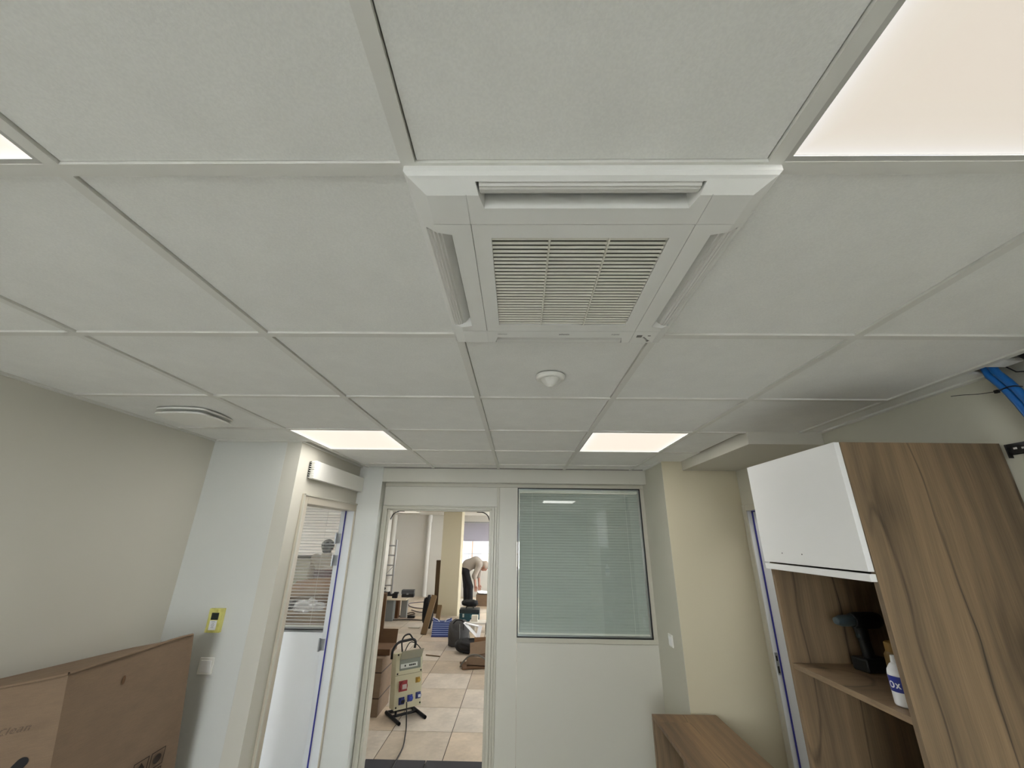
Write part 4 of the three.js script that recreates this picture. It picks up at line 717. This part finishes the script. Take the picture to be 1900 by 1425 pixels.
single('hose_loop', 'short brown hose end looped on the floor under the work top', 'hose', tube([[-2.78, 0.014, -10.45], [-2.6, 0.014, -10.35], [-2.44, 0.014, -10.5], [-2.33, 0.02, -10.62], [-2.42, 0.03, -10.75], [-2.55, 0.016, -10.6]], 0.013, 40, 8), M('#5c4a3c', 0.7));
single('leaning_panel_edge', 'white sheet edge standing at the left of the opening behind the cartons', 'panel', (() => { const g = box(-2.76, -2.70, 0.0, 0.34, -9.35, -9.33, 0.003); return g; })(), M('#dcd9d0', 0.6));

// ---------------------------------------------------------------- people
function sdfGeo(bones, cell, k = 0.02) {   // bones: [a, b, ra, rb]; smooth union, meshed on a cubic grid
  const lo = V(1e9, 1e9, 1e9), hi = V(-1e9, -1e9, -1e9);
  for (const [a, b, ra, rb] of bones) for (const [p, r] of [[a, ra], [b, rb]]) { lo.min(V(p.x - r, p.y - r, p.z - r)); hi.max(V(p.x + r, p.y + r, p.z + r)); }
  const c = lo.clone().add(hi).multiplyScalar(0.5), half = Math.max(hi.x - lo.x, hi.y - lo.y, hi.z - lo.z) / 2 + cell * 4, res = Math.min(150, Math.ceil(2 * half / cell));
  const mc = new MarchingCubes(res, mat.black, false, false, 200000); mc.isolation = 0;
  const F = mc.field, n = mc.size, h = mc.halfsize;
  const pre = bones.map(([a, b, ra, rb]) => { const dx = b.x - a.x, dy = b.y - a.y, dz = b.z - a.z; return [a.x, a.y, a.z, dx, dy, dz, Math.max(1e-9, dx * dx + dy * dy + dz * dz), ra, rb - ra]; });
  for (let z = 0; z < n; z++) for (let y = 0; y < n; y++) for (let x = 0; x < n; x++) {
    const px = c.x + (x - h) / h * half, py = c.y + (y - h) / h * half, pz = c.z + (z - h) / h * half;
    let d = 1e3;
    for (const q of pre) {
      const ex = px - q[0], ey = py - q[1], ez = pz - q[2]; let t = (ex * q[3] + ey * q[4] + ez * q[5]) / q[6]; t = t < 0 ? 0 : t > 1 ? 1 : t;
      const fx = ex - q[3] * t, fy = ey - q[4] * t, fz = ez - q[5] * t, e = Math.sqrt(fx * fx + fy * fy + fz * fz) - q[7] - q[8] * t;
      if (e > d + k) continue; if (e < d - k) { d = e; continue; }
      const w = 0.5 + 0.5 * (d - e) / k; d = d + (e - d) * w - k * w * (1 - w);
    }
    F[x + y * n + z * n * n] = -d;
  }
  mc.update();
  const N = mc.count ?? mc.geometry.drawRange.count, g = new THREE.BufferGeometry(), P2 = new Float32Array(mc.positionArray.slice(0, N * 3)), Nn = new Float32Array(mc.normalArray.slice(0, N * 3));
  for (let i = 0; i < N; i++) { P2[3 * i] = P2[3 * i] * half + c.x; P2[3 * i + 1] = P2[3 * i + 1] * half + c.y; P2[3 * i + 2] = P2[3 * i + 2] * half + c.z; }
  g.setAttribute('position', new THREE.BufferAttribute(P2, 3)); g.setAttribute('normal', new THREE.BufferAttribute(Nn, 3)); g.setAttribute('uv', new THREE.BufferAttribute(new Float32Array(N * 2), 2));
  return g;
}
function handBones(w, dir, side, s = 1) {  // wrist, pointing direction, sideways direction: palm, four fingers, thumb
  const up = dir.clone().cross(side).normalize(), at = (a, b, c) => w.clone().addScaledVector(dir, a * s).addScaledVector(side, b * s).addScaledVector(up, c * s), out = [];
  out.push([at(0, 0, 0), at(0.03, 0, 0), 0.024, 0.026]);
  for (const b of [-0.028, -0.010, 0.009, 0.027]) out.push([at(0.02, b * 0.7, 0), at(0.085, b, 0), 0.014, 0.011]);
  [[-0.030, 0.060], [-0.010, 0.075], [0.010, 0.078], [0.030, 0.068]].forEach(([b, l]) => { out.push([at(0.085, b, 0), at(0.085 + l * 0.5, b * 1.08, 0.012), 0.0095, 0.009]); out.push([at(0.085 + l * 0.5, b * 1.08, 0.012), at(0.085 + l * 0.92, b * 1.08, 0.035), 0.009, 0.0075]); });
  out.push([at(0.02, 0.02, 0), at(0.05, 0.05, 0.012), 0.013, 0.011]); out.push([at(0.05, 0.05, 0.012), at(0.085, 0.058, 0.026), 0.0105, 0.0085]);
  return out;
}
function headBones(c, face, up) {  // skull, jaw, nose, ears; facing direction
  const side = up.clone().cross(face).normalize(), at = (f, u, s) => c.clone().addScaledVector(face, f).addScaledVector(up, u).addScaledVector(side, s);
  return [[at(-0.02, 0.03, 0), at(0.02, 0.035, 0), 0.088, 0.085], [at(0.03, -0.01, 0), at(0.045, -0.075, 0), 0.066, 0.042], [at(0.095, 0.02, 0), at(0.108, -0.012, 0), 0.010, 0.014], [at(0.0, 0.015, 0.082), at(-0.005, -0.02, 0.082), 0.014, 0.010], [at(0.0, 0.015, -0.082), at(-0.005, -0.02, -0.082), 0.014, 0.010], [at(0.085, -0.048, 0.018), at(0.085, -0.048, -0.018), 0.010, 0.010]];
}
function person(label, J, m) {
  const t = thing('person', label, 'person');
  const body = [], shirt = [], trous = [], e = 0.012;
  const B = (list, a, b, ra, rb, o = 0) => list.push([a, b, ra + o, rb + o]);
  const torso = (list, o) => { B(list, J.hip, J.waist, 0.125, 0.118, o); B(list, J.waist, J.chest, 0.118, 0.135, o); B(list, J.chest, J.neck, 0.125, 0.06, o); for (const s of [0, 1]) { B(list, J.chest, J.sh[s], 0.10, 0.06, o); B(list, J.waist, J.hips[s], 0.10, 0.09, o); } };
  torso(body, 0); B(body, J.neck, J.head, 0.055, 0.05);
  for (const s of [0, 1]) { B(body, J.sh[s], J.el[s], 0.052, 0.040); B(body, J.el[s], J.wr[s], 0.040, 0.027); B(body, J.hips[s], J.kn[s], 0.085, 0.056); B(body, J.kn[s], J.an[s], 0.055, 0.037); }
  const parts = [sdfGeo(body, 0.014), sdfGeo(headBones(J.head, J.face, J.up), 0.006, 0.03)];
  for (const s of [0, 1]) parts.push(sdfGeo(handBones(J.wr[s], J.hand[s], J.thumb[s]), 0.004, 0.006));
  part('body', merge(parts), M(m.skin, 0.6), t);
  B(shirt, J.waist, J.chest, 0.118, 0.135, e + 0.006); B(shirt, J.chest, J.neck, 0.125, 0.075, e); B(shirt, J.hip.clone().lerp(J.waist, m.tuck ?? 0.55), J.waist, 0.122, 0.118, e + 0.008);
  for (const s of [0, 1]) { B(shirt, J.chest, J.sh[s], 0.10, 0.062, e); B(shirt, J.sh[s], J.el[s], 0.054, 0.046, e); if (m.sleeve) B(shirt, J.el[s], J.el[s].clone().lerp(J.wr[s], m.sleeve), 0.043, 0.036, e); }
  part('sweater', sdfGeo(shirt.map(([p, q, u, w]) => [p, q, u + (m.baggy ?? 0), w + (m.baggy ?? 0)]), 0.014, 0.04), M(m.top, 0.85), t);
  B(trous, J.hip, J.hip.clone().lerp(J.waist, 0.5), 0.128, 0.122, e);
  for (const s of [0, 1]) { B(trous, J.hip, J.hips[s], 0.11, 0.095, e); B(trous, J.hips[s], J.kn[s], 0.088, 0.066, e); B(trous, J.kn[s], J.an[s], 0.064, 0.056, e); }
  part('trousers', sdfGeo(trous, 0.014, 0.03), M(m.legs, 0.85), t);
  for (const s of [0, 1]) part('shoe', sdfGeo([[J.an[s].clone().setY(0.055), J.toe[s].clone().setY(0.04), 0.05, 0.038], [J.an[s].clone().addScaledVector(J.toe[s].clone().sub(J.an[s]).setY(0).normalize(), -0.05).setY(0.045), J.an[s].clone().setY(0.07), 0.042, 0.048]], 0.008), M(m.shoe, 0.7), t);
  if (m.vest) { const v = []; B(v, J.hip, J.waist, 0.13, 0.124, e + 0.012); B(v, J.waist, J.waist.clone().lerp(J.chest, 0.55), 0.124, 0.13, e + 0.012); for (const s of [0, 1]) B(v, J.hip, J.hips[s], 0.11, 0.10, e + 0.01); part('vest', sdfGeo(v, 0.014, 0.03), M(m.vest, 0.85), t); }
  const hb = J.head.clone().addScaledVector(J.up, 0.045).addScaledVector(J.face, -0.022);
  part(m.cap ? 'cap' : 'hair', sdfGeo([[hb.clone().addScaledVector(J.face, -0.012), hb.clone().addScaledVector(J.face, 0.03), 0.100, 0.096], [hb, hb.clone().addScaledVector(J.up, -0.06).addScaledVector(J.face, -0.03), 0.098, 0.08]], 0.007, 0.02), M(m.hair, 0.9), t);
  return t;
}
{ // worker bending over the carton, seen from his right side and back
  const z = -12.1, q = (x, y, dz = 0) => V(x - 0.045, y, z + dz);
  const J = { hip: q(-1.28, 0.92), waist: q(-1.21, 1.03), chest: q(-0.99, 1.10), neck: q(-0.815, 1.06), head: q(-0.735, 1.0), face: V(0.45, -0.85, 0.1).normalize(), up: V(0.85, 0.45, 0).normalize(),
    hips: [q(-1.25, 0.86, 0.11), q(-1.29, 0.86, -0.11)], kn: [q(-1.10, 0.49, 0.13), q(-1.25, 0.49, -0.10)], an: [q(-1.08, 0.08, 0.15), q(-1.23, 0.08, -0.08)], toe: [q(-0.94, 0.03, 0.18), q(-1.10, 0.03, -0.05)],
    sh: [q(-0.87, 1.06, 0.17), q(-0.86, 1.06, -0.17)], el: [q(-0.985, 0.77, 0.20), q(-0.90, 0.76, -0.18)], wr: [q(-0.965, 0.52, 0.10), q(-0.87, 0.53, -0.08)], hand: [V(0.15, -0.98, -0.1).normalize(), V(0.1, -0.98, 0.1).normalize()], thumb: [V(0.98, 0.15, 0.1).normalize(), V(0.98, 0.1, -0.1).normalize()] };
  person('person in beige sweater and black trousers bending over a carton by the far window', J, { skin: '#b98a78', top: '#a59c92', legs: '#15151a', shoe: '#101012', hair: '#b3a698', sleeve: 0.15, tuck: 0.6, baggy: 0.012 });
}
{ // second worker seen through the blind glass
  const X = -3.12, Z = -7.0, q = (x, y, dz = 0) => V(X + x, y, Z + dz);
  const J = { hip: q(0, 0.93), waist: q(0, 1.10), chest: q(0.0, 1.32), neck: q(0, 1.47, 0.0), head: q(-0.01, 1.585, -0.02), face: V(-0.25, -0.12, -0.95).normalize(), up: V(0, 1, 0),
    hips: [q(-0.10, 0.88), q(0.10, 0.88)], kn: [q(-0.11, 0.49, -0.02), q(0.11, 0.49, -0.02)], an: [q(-0.11, 0.08, 0), q(0.12, 0.08, 0)], toe: [q(-0.13, 0.03, -0.15), q(0.14, 0.03, -0.15)],
    sh: [q(-0.18, 1.42), q(0.18, 1.42)], el: [q(-0.25, 1.15, -0.08), q(0.26, 1.15, -0.06)], wr: [q(-0.20, 1.08, -0.30), q(0.22, 1.08, -0.28)], hand: [V(0.1, -0.1, -0.98).normalize(), V(-0.1, -0.1, -0.98).normalize()], thumb: [V(0.98, 0.1, 0.1).normalize(), V(-0.98, 0.1, -0.1).normalize()] };
  person('person in dark cap, beige top and maroon vest standing behind the blind glass', J, { skin: '#a37a63', top: '#a39b8e', legs: '#2a2a2e', shoe: '#1b1b1d', hair: '#17171c', cap: true, vest: '#4a2f35', sleeve: 0.9, tuck: 0.9 });
}
scene.traverse((o) => { if (o.isMesh) { o.castShadow = true; o.receiveShadow = true; } });
renderer.render(scene, camera);
